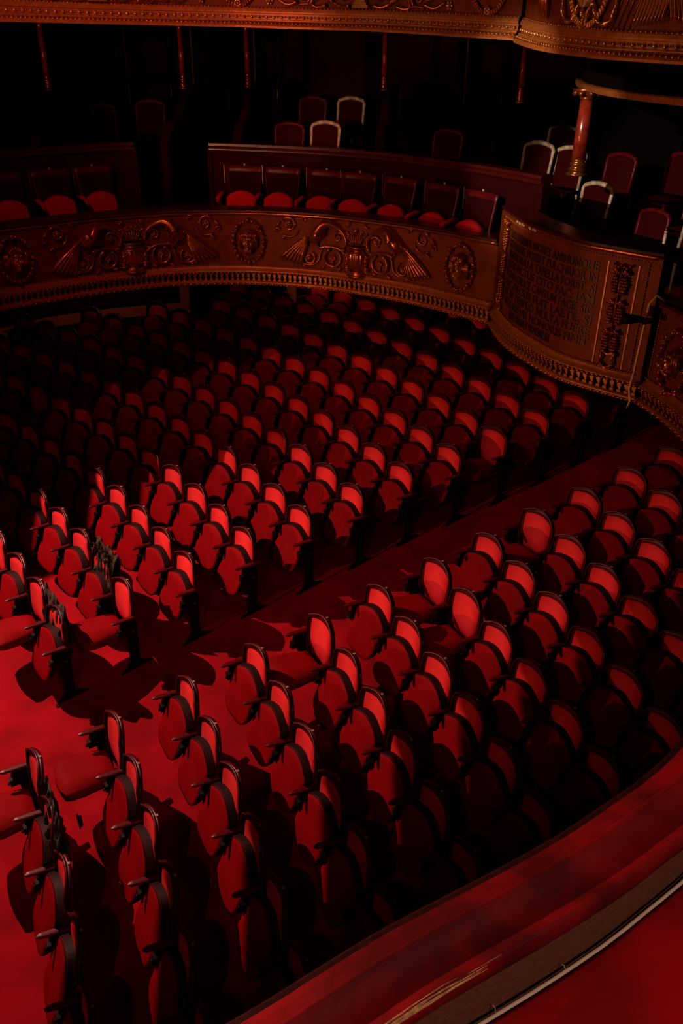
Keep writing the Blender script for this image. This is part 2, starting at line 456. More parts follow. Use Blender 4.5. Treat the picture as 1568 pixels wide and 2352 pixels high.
def vine(mir):
    m_ = MB(); K = .002
    P = lambda x, y: ((x + 157) * K, (445 - y) * .00172)
    for (x, y, r, a0, tn) in ((105, 150, 48, 2.6, -1.25), (235, 378, 42, 1.2, -1.2), (425, 215, 36, .4, 1.1), (25, 195, 20, 0, 1.0), (200, 110, 17, 3, -1), (525, 172, 24, 4, 1.1)):
        c = P(x, y); scroll(m_, c[0], c[1], r * K, a0, tn, mir, .011 if r > 30 else .007)
    # big acanthus ring with a palmette inside
    c = P(392, 362); ring = [(c[0] + .108 * math.cos(t), c[1] + .105 * math.sin(t)) for t in np.linspace(1.9, 1.9 + 5.4, 26)]
    tub(m_, ring, taper(26, .016, .010), .8, mir)
    for k in range(7):
        a = -.2 + PI / 2 + (k - 3) * .42; L = .055 - abs(k - 3) * .007
        m_.ball(((c[0] + math.cos(a) * L * .7) * mir, c[1] - .02 + math.sin(a) * L * .7, .012), (L * .62, .009, .012), a if mir > 0 else PI - a, 8, 4)
    tub(m_, [c, P(392, 430)], .007, 1, mir)
    # connecting stems and leaves
    for pts, r in (([P(180, 405), P(215, 425), P(265, 420), P(300, 385), P(310, 330), P(325, 300)], .012), ([P(300, 300), P(350, 285), P(420, 290), P(470, 320), P(490, 350)], .014), ([P(60, 225), P(110, 235), P(150, 215), P(165, 180)], .009), ([P(480, 330), P(505, 310), P(515, 280)], .012)):
        pp = [tuple(p) for p in catmull(pts, 4)]; tub(m_, pp, taper(len(pp), r, r * .6), .8, mir)
    for (x, y, a) in ((170, 405, .3), (200, 430, 0), (320, 440, .2), (430, 436, -.3), (330, 290, .8), (455, 300, -.6), (60, 245, .5), (490, 120, .6), (30, 150, 1)):
        q = P(x, y)
        for j in range(3):
            m_.ball(((q[0] + .010 * j) * mir, q[1] + .007 * (j - 1), .010), (.034, .012, .018), (a + .35 * (j - 1)) * mir, 6, 4)
    return m_

def pedestal(mir):
    m_ = MB(); K = .002
    P = lambda x, y: ((x + 157) * K, (445 - y) * .00172)
    for (x, y, w, h) in ((490, 405, 32, 7), (490, 418, 24, 8), (490, 430, 30, 6), (490, 385, 12, 14), (492, 355, 20, 16), (492, 335, 14, 8)):
        q = P(x, y); m_.ball((q[0] * mir, q[1], .008), (w * K, h * .0022, .03), 0, 10, 4)
    return m_

def vase():
    m_ = MB(); C = 1.425
    Y = lambda y: (445 - y) * .00172
    prof = [(262, 62), (272, 62), (282, 50), (296, 52), (306, 74), (330, 76), (360, 72), (395, 62), (422, 46), (436, 34), (442, 60), (462, 64), (468, 64)]
    K = .0019
    # half-round body following the profile
    def f(u, v):
        i = v * (len(prof) - 1); a = int(min(i, len(prof) - 2)); t = i - a
        y = prof[a][0] + (prof[a + 1][0] - prof[a][0]) * t; w = (prof[a][1] + (prof[a + 1][1] - prof[a][1]) * t) * K
        an = PI * u
        fl_ = 1 + (.05 * math.cos(an * 16) if 300 < y < 430 else 0)
        return (C - w * math.cos(an) * 1, Y(y), math.sin(an) * w * .42 * fl_)
    m_.grid(f, 40, 36)
    for y, w in ((262, 66), (284, 54), (304, 76), (440, 50), (466, 68)):
        m_.tube([(C - w * K * math.cos(a), Y(y), math.sin(a) * w * K * .45) for a in np.linspace(0, PI, 14)], .009, 6)
    return m_
def bouquet():
    m_ = MB(); C = 1.425; Y = lambda y: (445 - y) * .00172
    for k in range(7):
        o = (k - 3) * .014; e = (k - 3) * .026
        m_.tube([(C + o, Y(262), .02), (C + e * .9, Y(220), .026), (C + e * 1.25, Y(170 + abs(k - 3) * 6), .02)], [.010, .009, .005], 6)
        m_.ball((C + e * 1.3, Y(165 + abs(k - 3) * 6), .018), (.010, .018, .012), 0, 6, 4)
    m_.ball((C, Y(150), .02), (.022, .026, .022), 0, 8, 5)
    for sg in (-1, 1):
        scroll(m_, (C + sg * .15), Y(195), .045, PI / 2, sg * 1.2, 1, .01)
        m_.tube([(C + sg * .05, Y(255), .015), (C + sg * .1, Y(240), .015), (C + sg * .16, Y(235), .012)], [.008, .008, .005], 6)
    return m_

def wreath(rx, ry, seed):
    m_ = MB(); rnd = random.Random(seed); n = 24
    for k in range(n):
        a = 2 * PI * k / n; x = rx * math.cos(a); y = ry * math.sin(a)
        if k % 3 == 0:
            m_.ball((x, y, .016), (.032, .032, .030), 0, 8, 5); m_.ball((x, y, .044), (.012, .012, .010), 0, 6, 4)
        elif k % 3 == 1:
            for j in range(6):
                m_.ball((x + rnd.uniform(-.017, .017), y + rnd.uniform(-.017, .017), .018), (.012, .012, .014), 0, 6, 4)
        else:
            for j in (-1, 0, 1):
                m_.ball((x, y, .012), (.034, .011, .018), a + PI / 2 + .6 * j, 6, 4)
    return m_
def mask(kind):
    m_ = MB()
    m_.ball((0, -.005, .0), (.062, .092, .075), 0, 16, 12)                     # face
    m_.ball((0, -.085, .012), (.03, .028, .05), 0, 10, 6)                       # chin
    m_.tube([(0, .035, .070), (0, .0, .088), (0, -.018, .094)], [.010, .013, .015], 8)  # nose
    for sg in (-1, 1):
        m_.ball((sg * .013, -.02, .082), (.009, .008, .010), 0, 6, 4)
        m_.tube([(sg * .010, .036, .076), (sg * .030, .050 if kind else .042, .074), (sg * .052, .044 if kind else .034, .055)], [.007, .010, .005], 6)
        m_.ball((sg * .028, .022, .060), (.014, .009, .012), 0, 8, 5)            # eye
        m_.ball((sg * .036, -.015, .052), (.018, .020, .022), 0, 8, 5)           # cheek
        m_.ball((sg * .066, .0, .02), (.010, .022, .014), 0, 6, 5)               # ear
    m_.tube([(-.028, -.046 + .010 * kind, .066), (0, -.050, .078), (.028, -.046 + .010 * kind, .066)], [.004, .008, .004], 6)
    m_.tube([(-.022, -.060, .064), (0, -.064, .074), (.022, -.060, .064)], [.004, .007, .004], 6)
    return m_
def mask_hair(kind):
    m_ = MB()
    if kind == 0:      # straight fringe and side locks like a bearded ancient head
        for k in range(11):
            x = -.085 + k * .017
            m_.tube([(x, .10 - abs(x) * .25, .045 - abs(x) * .2), (x * 1.02, .075, .066 - abs(x) * .35), (x * 1.02, .045 if abs(x) < .05 else -.07, .062 - abs(x) * .45)], [.008, .0095, .007], 6)
        for k in range(5):
            x = -.03 + k * .015
            m_.tube([(x, -.07, .055), (x * .9, -.11, .045), (x * .7, -.135, .028)], [.008, .008, .004], 6)
        m_.ball((0, .07, .0), (.088, .06, .055), 0, 12, 8)
    else:              # leafy crown, horns and long locks
        for k in range(7):
            a = PI * (.1 + .8 * k / 6)
            m_.ball((.05 * math.cos(a), .06 + .04 * math.sin(a), .05), (.016, .03, .014), a - PI / 2, 6, 5)
        for sg in (-1, 1):
            m_.ball((sg * .055, .085, .045), (.020, .010, .012), sg * .6, 6, 4)
            for j in range(4):
                x = sg * (.072 + .010 * j)
                m_.tube([(x, .06, .02), (x * 1.05, 0, .025), (x, -.09, .015)], [.006, .008, .005], 5)
        m_.ball((0, .065, .0), (.075, .05, .05), 0, 12, 8)
    return m_

def carve(mbx, name, mat, root, s0, path=FAR, z=4.262, d=-.068, label=None):
    o = mbx.build(name, mat, root, warp_on(path, s0, z, d))
    if label: o['label'] = label
    return o
def big(m_):
    m_.v = [(p[0] * 1.22, p[1] * 1.22, p[2] * 1.1) for p in m_.v]; return m_
PER = 2.86
for i, s0 in enumerate((3.50, 6.36)):
    for mir, base_s in ((1, s0), (-1, s0 + PER)):
        carve(peacock(mir), 'peacock_carving', M['gilt'], front, base_s)
        carve(vine(mir), 'vine_scroll', M['gilt'], front, base_s)
        carve(pedestal(mir), 'pedestal_carving', M['gilt'], front, base_s)
    carve(vase(), 'vase_carving', M['gilt'], front, s0)
    carve(bouquet(), 'bouquet_carving', M['gilt'], front, s0)
for s0, kind in ((3.50, 1), (6.36, 0), (9.24, 1)):
    carve(big(mask(kind)), 'mask_carving', M['gilt2'], front, s0, z=4.545)
    carve(big(mask_hair(kind)), 'mask_hair', M['gilt'], front, s0, z=4.545)
    carve(wreath(.195, .255, i), 'fruit_wreath', M['gilt'], front, s0, z=4.545)
# right parapet
carve(mask(0), 'mask_carving', M['gilt2'], rightf, .36, RIGHT, z=4.50)
carve(mask_hair(0), 'mask_hair', M['gilt'], rightf, .36, RIGHT, z=4.50)
carve(wreath(.20, .26, 5), 'fruit_wreath', M['gilt'], rightf, .36, RIGHT, z=4.50)
for mir, b_ in ((1, .50),):
    carve(peacock(mir), 'peacock_carving', M['gilt'], rightf, b_, RIGHT)
    carve(vine(mir), 'vine_scroll', M['gilt'], rightf, b_, RIGHT)
m_ = MB(); beads(m_, RIGHT, .01, .03, lambda s: 4.3, 0, -.06, .008, .02)
for i in range(24): x, y = RIGHT.at(.03, -.06); m_.ball((x, y, 4.28 + .023 * i), (.008, .008, .010), 0, 6, 4)
m_.build('bead_moulding', M['mould'], rightf)

# inscription on the box parapet
LINES = ["ARS UTINAM MORES ANIMUMQUE", "EFFINGERE POSSET PULCHRIOR IN", "TERRIS NULLA TABELLA FORET. SI", "QUIS FICTUS CITO FAC: IAM", "DONA CALICE CANTUM FACIE SIC", "HIC DECUS FUIT LAETE. SI", "ET IN TEMPLO MULTA FUERE", "VITA BREVIS HONORIS FINIT", "ARTE MANET PRAEMIUM"]
def text_lines():
    root_s, u0, u1 = .0, .36, 1.98
    for i, t in enumerate(LINES):
        cu = D.curves.new('txt', 'FONT'); cu.body = t; cu.size = 1; cu.extrude = .06; cu.resolution_u = 2; cu.offset = .012
        ob = D.objects.new('txt', cu); COL.objects.link(ob)
        bpy.context.view_layer.update()
        me = D.meshes.new_from_object(ob)
        D.objects.remove(ob)
        co = np.empty(len(me.vertices) * 3); me.vertices.foreach_get('co', co); co = co.reshape(-1, 3)
        w = co[:, 0].max() - co[:, 0].min(); x0 = co[:, 0].min()
        h = .080; zc = 5.095 - i * .0965
        a, b = (u0, u1) if i < 8 else (u0 + .22, u1 - .5)
        for k in range(len(co)):
            s = a + (co[k, 0] - x0) / w * (b - a)
            x, y = BOX.at(s, -.068 + co[k, 2] * .10)
            co[k] = (x, y, zc - (h / 2) + co[k, 1] / .72 * h)
        me.vertices.foreach_set('co', co.ravel()); me.materials.clear(); me.materials.append(M['letter']); me.update(); me.name = 'inscription_line'
        link(D.objects.new('inscription_line', me), boxf)
text_lines()

# fruit festoons left and right of the inscription
def festoon():
    m_ = MB(); rnd = random.Random(3)
    for cx in (-.045, .045):
        for top in (.86, .60, .34):
            for r in range(6):
                w = .03 * (1 - abs(r - 2) / 5)
                for j in range(4):
                    m_.ball((cx + (j - 1.5) * w * .62 + rnd.uniform(-.003, .003), top - .06 - r * .026, .014), (.013, .013, .016), 0, 6, 4)
            for j in range(4):
                m_.ball((cx + (j - 1.5) * .018, top - .012, .014), (.010, .028, .016), (j - 1.5) * .6, 6, 4)
            m_.tube([(cx - .032, top - .02, .014), (cx, top + .012, .026), (cx + .032, top - .02, .014)], [.008, .010, .008], 6)
    for j in range(7):
        m_.ball(((j - 3) * .026, .90 + .010 * math.cos(j * 2), .014), (.018, .012, .018), j, 6, 4)
    m_.tube([(0, .9, .01), (0, .2, .01)], .009, 6)
    # small shield at the foot
    m_.tube([(-.07, .15, .014), (-.05, .09, .02), (-.07, .04, .014), (0, .0, .02), (.07, .04, .014), (.05, .09, .02), (.07, .15, .014), (0, .13, .02), (-.07, .15, .014)], .011, 6)
    for sg in (-1, 1): m_.ball((sg * .075, .13, .015), (.016, .022, .018), 0, 6, 4); m_.ball((sg * .05, .012, .015), (.02, .014, .016), 0, 6, 4)
    return m_
carve(festoon(), 'fruit_festoon', M['gilt'], boxf, .22, BOX, z=4.27)
carve(festoon(), 'fruit_festoon', M['gilt'], boxf, 2.20, BOX, z=4.24)
for s_ in (2.06, 2.345):
    m_ = MB(); sweep(m_, BOX, [(-.072, .24), (-.062, .24), (-.062, 1.16), (-.072, 1.16)], lambda s: 4.0, s_ - .006, s_ + .006); m_.build('edge_strip', M['mould'], boxf)
# chipped plaster edge on the box rim
m_ = MB()
rnd = random.Random(5)
for s_, w in ((.62, .02), (.70, .03), (.78, .012), (.82, .014), (.95, .04), (1.02, .02), (1.06, .02)):
    x, y = BOX.at(s_, -.035); a = BOX.heading(s_)
    mm = Matrix.Rotation(a, 3, 'Z'); vs = []
    n = 7
    for sgn in (-1, 1):
        for k in range(n):
            t = 2 * PI * k / n; r = rnd.uniform(.6, 1.1)
            p = mm @ Vector((sgn * .004, math.cos(t) * w * r, math.sin(t) * .014 * r)); vs.append((x + p.x, y + p.y, 4.0 + 1.246 + p.z))
    m_.add(vs, [tuple(range(n))[::-1], tuple(range(n, 2 * n))] + [(k, (k + 1) % n, n + (k + 1) % n, n + k) for k in range(n)], False)
m_.build('chipped_plaster', M['cream2'], boxf)

# pale cable and small lamp clamp hanging at the join of box and right parapet
cx, cy = RIGHT.at(.0, .02)
m_ = MB(); m_.tube([(cx + .10, cy - .02, 4.93), (cx + .02, cy - .0, 4.97), (cx - .03, cy - .01, 4.90), (cx - .045, cy - .02, 4.6), (cx - .05, cy - .02, 4.3), (cx - .07, cy - .03, 4.16), (cx - .05, cy - .05, 4.05), (cx - .06, cy - .05, 3.98)], .011, 8)
cab = m_.build('cable', M['cable']); tag(cab, 'pale cable hanging down the joint between inscribed box and right parapet', 'cable')
root = empty('clamp_lamp', (cx - .06, cy - .06, 4.78)); tag(root, 'small black clamp lamp fixed on the pale cable beside the inscription', 'lamp')
m_ = MB(); m_.tube([(-.17, .04, .0), (-.12, .03, .0), (-.05, .01, .005), (.0, 0, 0)], [.045, .042, .03, .02], 10); m_.build('lamp_housing', M['iron'], root)
m_ = MB(); m_.tube([(-.02, 0, -.01), (.05, -.01, .0), (.09, -.03, .015)], [.028, .024, .03], 8); m_.build('clamp', M['iron'], root)

# ------------------------------------------------------------------ upper tier front
def z_up(s): return float(np.interp(s, [0, 4, 6.2, 8, 9.72], [6.94, 6.92, 6.905, 6.87, 6.80]))
def z_upb(s): return float(np.interp(s, [0, 1, 1.7, 2.55], [6.785, 6.715, 6.68, 6.65]))
def upper_front(path, z, name, label, s0=0, s1=None):
    s1 = path.len if s1 is None else s1
    root = empty(name); tag(root, label, 'parapet')
    m_ = MB(); sweep(m_, path, [(-.06, .19), (-.06, .95), (-.14, .95), (-.14, .0), (-.06, 0)], z, s0, s1); m_.build('panel_field', M['field'], root)
    m_ = MB(); sweep(m_, path, [(-.07, .20), (-.045, .20), (-.03, .185), (-.02, .16), (-.02, .145), (-.035, .14), (-.035, .085), (-.01, .08), (-.01, .07), (.0, .06), (.02, .035), (.03, .02), (.03, 0), (-.07, 0)], z, s0, s1); m_.build('lower_moulding', M['mould'], root)
    m_ = MB(); beads(m_, path, s0, s1, z, .108, -.022, .017, .085, 8); m_.build('bead_moulding', M['gilt2'], root)
    m_ = MB()
    k = int((s1 - s0) / .085)
    for i in range(k):
        s = s0 + (i + 1) * (s1 - s0) / k
        for o_ in (-.009, .009):
            x, y = path.at(min(s + o_, s1), -.025); m_.ball((x, y, z(s) + .113), (.005, .005, .014), 0, 5, 4)
    m_.build('dart_moulding', M['mould'], root)
    m_ = MB(); rope(m_, path, s0, s1, z, .045, .012, .016, .048); m_.build('leaf_moulding', M['gilt'], root)
    m_ = MB(); rope(m_, path, s0, s1, z, .198, -.042, .010, .042); m_.build('rope_moulding', M['gilt'], root)
    return root
up1 = upper_front(FAR, z_up, 'balcony_parapet', 'gilt upper parapet with acanthus scrolls along the top frame edge', s0=F0)
up2 = upper_front(BOX, z_upb, 'box_parapet', 'gilt upper box parapet with a coat of arms shield, top right')
def carve_up(mbx, name, mat, root, s0, path, zf, d=-.058):
    def w(u, v, dd):
        x, y = path.at(s0 + u, d + dd * 1.5); return (x, y, zf(s0 + u) + .215 + v)
    return mbx.build(name, mat, root, w)
def acanthus(mir, seed):
    m_ = MB()
    for (cx, cy, r, a0, tn) in ((.25, .12, .085, -1.2, 1.2), (.62, .10, .075, 4.2, -1.2), (.45, .30, .10, 0, 1.1), (.85, .26, .09, 2, -1.2)):
        scroll(m_, cx, cy, r, a0, tn, mir, .013)
    for pts in ([(.08, .02), (.2, .01), (.36, .10), (.40, .25)], [(.36, .02), (.48, .0), (.56, .03), (.70, .02)], [(.70, .05), (.82, .02), (.95, .08)], [(.55, .02), (.50, .12), (.56, .2)]):
        pp = [tuple(p) for p in catmull(pts, 5)]; tub(m_, pp, taper(len(pp), .016, .008), .8, mir)
    for cx, cy in ((.33, .05), (.5, .05), (.76, .07), (.16, .06)):
        for j in range(5):
            a = PI / 2 + (j - 2) * .45
            m_.ball(((cx + math.cos(a) * .035) * mir, cy + math.sin(a) * .04, .014), (.036, .009, .014), a if mir > 0 else PI - a, 7, 4)
    return m_
def rosette():
    m_ = MB(); m_.ball((0, 0, .018), (.016, .016, .016), 0, 8, 5)
    for k in range(6):
        a = k * PI / 3; m_.ball((.03 * math.cos(a), .03 * math.sin(a), .010), (.018, .013, .010), a, 7, 4)
    return m_
def plinth():
    m_ = MB()
    for v, w, h in ((.012, .095, .014), (.04, .075, .012), (.065, .062, .016), (.10, .055, .03), (.14, .07, .012), (.2, .10, .05)):
        m_.box((0, v, .015), (w, h, .028))
    return m_
def medallion():
    m_ = MB()
    m_.tube([(.028 * math.cos(a), .03 * math.sin(a), .02) for a in np.linspace(0, 2 * PI, 18)], .010, 6)
    m_.ball((0, 0, .012), (.016, .018, .014), 0, 8, 5)
    return m_
def garland(rx, ry, n=14):
    m_ = MB()
    for sg in (-1, 1):
        for k in range(n):
            a = -PI / 2 + sg * (.18 + 1.9 * k / n); x, y = rx * math.cos(a), ry + ry * math.sin(a)
            for j in (-1, 0, 1):
                m_.ball((x + j * .014 * math.cos(a), y + j * .014 * math.sin(a), .016), (.024, .009, .013), a + PI / 2 + .35 * j * sg, 7, 4)
    return m_
for s_ in (4.84, 7.80): carve_up(plinth(), 'plinth_carving', M['gilt2'], up1, s_, FAR, z_up)
for s_, mir in ((4.84, -1), (4.84, 1), (7.80, -1), (7.80, 1)):
    carve_up(acanthus(mir, 1), 'acanthus_scroll', M['gilt'], up1, s_ + .06 * mir, FAR, z_up)
for s_ in (3.96, 5.96, 6.72, 8.86): carve_up(rosette(), 'rosette_carving', M['gilt2'], up1, s_, FAR, lambda s: z_up(s) + .05)
for s_ in (6.36, 9.34):
    carve_up(garland(.20, .22), 'leaf_garland', M['gilt'], up1, s_, FAR, z_up)
    carve_up(medallion(), 'medallion_carving', M['gilt2'], up1, s_, FAR, lambda s: z_up(s) + .02)
m_ = MB()
for k in range(7):
    a = -PI / 2 + (k - 3) * .38; m_.tube([(.06 * math.cos(a), .24 + .06 * math.sin(a), .02), (.12 * math.cos(a), .24 + .12 * math.sin(a), .02)], [.006, .014], 6)
carve_up(m_, 'palmette_carving', M['gilt2'], up1, 9.34, FAR, z_up)
# upper box: shield, garlands, medallion, ribbon, wings, fluted drape
S0 = 1.42
def shield_half(sg):
    m_ = MB()
    n = 10; top = [(0, .52), (sg * .10, .54), (sg * .16, .50)]; out = [(sg * .17, .40), (sg * .155, .30), (sg * .10, .20), (sg * .02, .13)]
    pts = [(0.004 * sg, .13), (0.004 * sg, .52)] + top[1:] + out
    vs = [(p[0], p[1], .045) for p in pts] + [(p[0], p[1], .0) for p in pts]; k = len(pts)
    m_.add(vs, [tuple(range(k))] + [(i, (i + 1) % k, k + (i + 1) % k, k + i) for i in range(k)], False)
    return m_
M['brick'] = simple('gilt_brickwork', (.62, .33, .12), .4, metal=.4)
nt, b_, N_, L_ = nodes(M['brick'])
bt = N_.new('ShaderNodeTexBrick'); tcn = N_.new('ShaderNodeTexCoord'); mpn = N_.new('ShaderNodeMapping'); mpn.inputs['Rotation'].default_value = (PI / 2, 0, 0)
L_.new(tcn.outputs['Object'], mpn.inputs['Vector']); L_.new(mpn.outputs['Vector'], bt.inputs['Vector'])
bt.inputs['Scale'].default_value = 22; bt.inputs['Color1'].default_value = (.66, .36, .14, 1); bt.inputs['Color2'].default_value = (.55, .28, .1, 1); bt.inputs['Mortar'].default_value = (.12, .04, .01, 1)
L_.new(bt.outputs['Color'], b_.inputs['Base Color'])
carve_up(shield_half(-1), 'shield_half', M['brick'], up2, S0, BOX, z_upb)
carve_up(shield_half(1), 'shield_half', M['cream2'], up2, S0, BOX, z_upb)
m_ = MB()
for k in range(12):
    a = k * PI / 6; m_.ball((.085 + .042 * math.cos(a), .37 + .05 * math.sin(a), .05), (.012, .012, .010), 0, 6, 4)
m_.tube([(.085 + .03 * math.cos(a), .37 + .036 * math.sin(a), .05) for a in np.linspace(0, 2 * PI, 16)], .007, 6); m_.ball((.085, .37, .05), (.012, .016, .012))
for k in range(5): m_.box((-.15 + k * .034, .44, .05), (.009, .018, .006))
carve_up(m_, 'shield_charges', M['gilt'], up2, S0, BOX, z_upb)
carve_up(garland(.26, .34, 18), 'leaf_garland', M['gilt2'], up2, S0, BOX, z_upb)
mm_ = medallion(); carve_up(mm_, 'medallion_carving', M['gilt2'], up2, S0, BOX, lambda s: z_upb(s) + .03)
m_ = MB()
for sg in (-1, 1):
    rib = [tuple(p) for p in catmull([(sg * .03, .06), (sg * .05, .13), (sg * .10, .15), (sg * .13, .09), (sg * .17, .04), (sg * .24, .02), (sg * .32, .06), (sg * .35, .16), (sg * .34, .30), (sg * .36, .45)], 4)]
    m_.tube([(p[0], p[1], .018) for p in rib], [.016 + .006 * math.sin(i * 1.3) for i in range(len(rib))], 6)
carve_up(m_, 'ribbon_carving', M['gilt2'], up2, S0, BOX, z_upb)
def wing(sg):
    m_ = MB()
    for k in range(9):
        a = (0 + sg * k * .022, .42 - .012 * k); e = (sg * (.02 + k * .030) - sg * .10, .02 + .006 * k)
        pp = [tuple(p) for p in catmull([a, ((a[0] + e[0]) / 2 + sg * .02, (a[1] + e[1]) / 2), e], 4)]
        m_.tube([(p[0], p[1], .016 + .002 * k) for p in pp], taper(len(pp), .010, .014, .008), 6)
    for r in range(5):
        for c in range(5):
            m_.ball((sg * (.02 + c * .03), .44 - r * .04 - c * .01, .038), (.017, .020, .012), 0, 6, 4)
    return m_
carve_up(wing(1), 'wing_carving', M['gilt2'], up2, 2.02, BOX, z_upb)
carve_up(wing(-1), 'wing_carving', M['gilt2'], up2, 2.42, BOX, z_upb)
m_ = MB()
for k in range(6):
    m_.tube([(k * .03, .5, .02), (k * .032 + .004, .25, .026), (k * .034, .04 + .02 * math.sin(k * 2), .02)], [.012, .014, .012], 6)
carve_up(m_, 'drapery_carving', M['gilt'], up2, .62, BOX, z_upb)
m_ = MB()
for k in range(4):
    m_.tube([(k * .045, .5, .006), (k * .05 - .03, .25, .006), (k * .055 - .12, .0, .006)], .004, 5)
carve_up(m_, 'harp_strings', M['gilt'], up2, 1.86, BOX, z_upb)

# ceiling-side cornice ring under the upper box with its column
RING = Path([(3.9, 13.4), (3.2, 12.6), (2.79, 11.3), (2.54, 9.95), (2.48, 8.8), (2.58, 8.05), (2.73, 7.48), (3.0, 6.8)])
m_ = MB(); sweep(m_, RING, [(.0, -.05), (.012, .0), (-.01, .012), (-.12, .012), (-.12, -.05)], lambda s: 6.40)
tag(m_.build('trim_1', M['mould']), kind='structure')
m_ = MB(); sweep(m_, RING, [(-.05, .012), (-.05, .30), (-.2, .30), (-.2, .012)], lambda s: 6.40)
tag(m_.build('trim_2', M['black']), kind='structure')
m_ = MB(); vs = [(x, y, z) for z in (6.37, 6.40) for x, y in [RING.at(RING.len * k / 40, -.1) for k in range(41)]]
m_.add(vs, [tuple(range(41)), tuple(range(81, 40, -1))] + [(k, k + 1, 42 + k, 41 + k) for k in range(40)] + [(40, 0, 41, 81)], False)
tag(m_.build('ceiling', M['black']), kind='structure')

def column(name, x, y, z0, z1, r, label, cat='column', base=True):
    root = empty(name, (x, y, z0)); tag(root, label, cat, 'columns of the first tier')
    H = z1 - z0
    m_ = MB(); m_.lathe([(r * 1.5, 0), (r * 1.5, .02), (r * .9, .03), (r * 1.25, .05), (r * 1.25, .07), (r * .8, .085), (r * 1.2, .105), (r * 1.15, .125), (r * .85, .14), (r * 1.05, .155), (r * .95, .17)], n=16); m_.build('column_base', M['gilt'], root)
    m_ = MB(); m_.lathe([(r, .17), (r * .97, H * .5), (r * .85, H - .10)], n=18); m_.build('shaft', M['marble'], root)
    m_ = MB(); m_.lathe([(r * .95, H - .10), (r * 1.0, H - .095), (r * .9, H - .085), (r * 1.3, H - .05), (r * 2.0, H - .02), (r * 2.2, H - .0)], n=16)
    for k in range(8):
        a = k * PI / 4; m_.ball((r * 1.7 * math.cos(a), r * 1.7 * math.sin(a), H - .04), (r * .4, r * .6, r * .4), 0, 6, 4)
    m_.build('capital', M['gilt'], root)
    return root
COLS = [(-3.74, 11.62, 6.2, .036, 'slender red marble column near the left frame edge'), (-2.15, 12.25, 6.2, .036, 'slender red marble column above the left side of the balcony aisle'), (-1.37, 12.98, 6.2, .038, 'slender red marble column above the right side of the balcony aisle'),
        (.51, 12.46, 6.2, .038, 'slender red marble column in the middle of the first tier'), (2.08, 11.01, 6.15, .036, 'slender red marble column left of the upper coat of arms box')]
for x, y, z, r, lab in COLS: column('column', x, y, z, 6.99 if x < 1 else 6.93, r, lab)
column('column', 2.59, 9.90, 5.50, 6.36, .080, 'thick red marble column standing behind the inscribed box')

# ------------------------------------------------------------------ first tier partitions and their ledges
def partition(name, s0, s1, label):
    root = empty(name); tag(root, label, 'partition', 'box partitions behind the balcony seats')
    m_ = MB(); sweep(m_, PART, [(0, 4.36), (0, 5.5), (-.06, 5.5), (-.06, 4.76), (-.06, 4.36)], s0=s0, s1=s1); m_.build('partition_panel', M['wallred'], root)
    m_ = MB(); sweep(m_, PART, [(.02, 5.47), (.045, 5.49), (.04, 5.505), (.03, 5.52), (.045, 5.54), (.035, 5.57), (-.14, 5.57), (-.14, 5.5), (-.06, 5.47)], s0=s0, s1=s1); m_.build('ledge', M['rail'], root)
    for s_ in (s0, s1):
        x, y = PART.at(s_, -.02); m_ = MB(); m_.box((x, y, 4.93), (.05, .03, .57), Matrix.Rotation(PART.heading(s_), 3, 'Z')); m_.build('end_post', M['wallred'], root)
    return root
partition('box_partition', 1.9, 5.12, 'dark curved partition with red lit ledge left of the balcony aisle')
partition('box_partition', 6.14, 11.15, 'dark curved partition with glinting ledge right of the balcony aisle')

# humped dividers running back between the boxes
def divider(sx, p0, p1, label):
    """p0 low front end, p1 back; S-shaped top edge"""
    root = empty('box_divider', (p0[0], p0[1], 4.75)); tag(root, label, 'divider', 'dark humped dividers between the boxes')
    L = math.hypot(p1[0] - p0[0], p1[1] - p0[1]); a = math.atan2(p1[1] - p0[1], p1[0] - p0[0]); root.rotation_euler = (0, 0, a)
    prof = [(0, .80), (.10, .98), (.22, 1.05), (.30, 1.22), (.42, 1.38), (.55, 1.44), (.85, 1.46), (1.0, 1.40)]
    pp = catmull([(p[0] * L, p[1]) for p in prof], 4)
    m_ = MB(); k = len(pp)
    vs = []
    for sy in (-.06, .06): vs += [(p[0], sy, p[1]) for p in pp] + [(L, sy, 0), (0, sy, 0)]
    n = k + 2
    m_.add(vs, [tuple(range(n)), tuple(range(2 * n - 1, n - 1, -1))] + [(i, n + i, n + (i + 1) % n, (i + 1) % n) for i in range(n)], False)
    m_.build('divider_body', M['black'], root)
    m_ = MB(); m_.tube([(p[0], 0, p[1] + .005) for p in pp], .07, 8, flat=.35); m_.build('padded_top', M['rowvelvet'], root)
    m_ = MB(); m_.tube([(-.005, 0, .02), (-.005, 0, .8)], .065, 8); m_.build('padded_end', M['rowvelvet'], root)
divider(0, (-4.02, 11.62), (-4.6, 13.9), 'dark humped box divider below the leftmost marble column')
divider(0, (-2.5, 12.42), (-1.9, 14.2), 'dark humped box divider left of the balcony aisle steps')
divider(0, (-1.5, 12.38), (-1.2, 14.3), 'dark humped box divider right of the balcony aisle steps')
divider(0, (.45, 11.72), (.75, 14.0), 'dark humped box divider under the middle marble column')

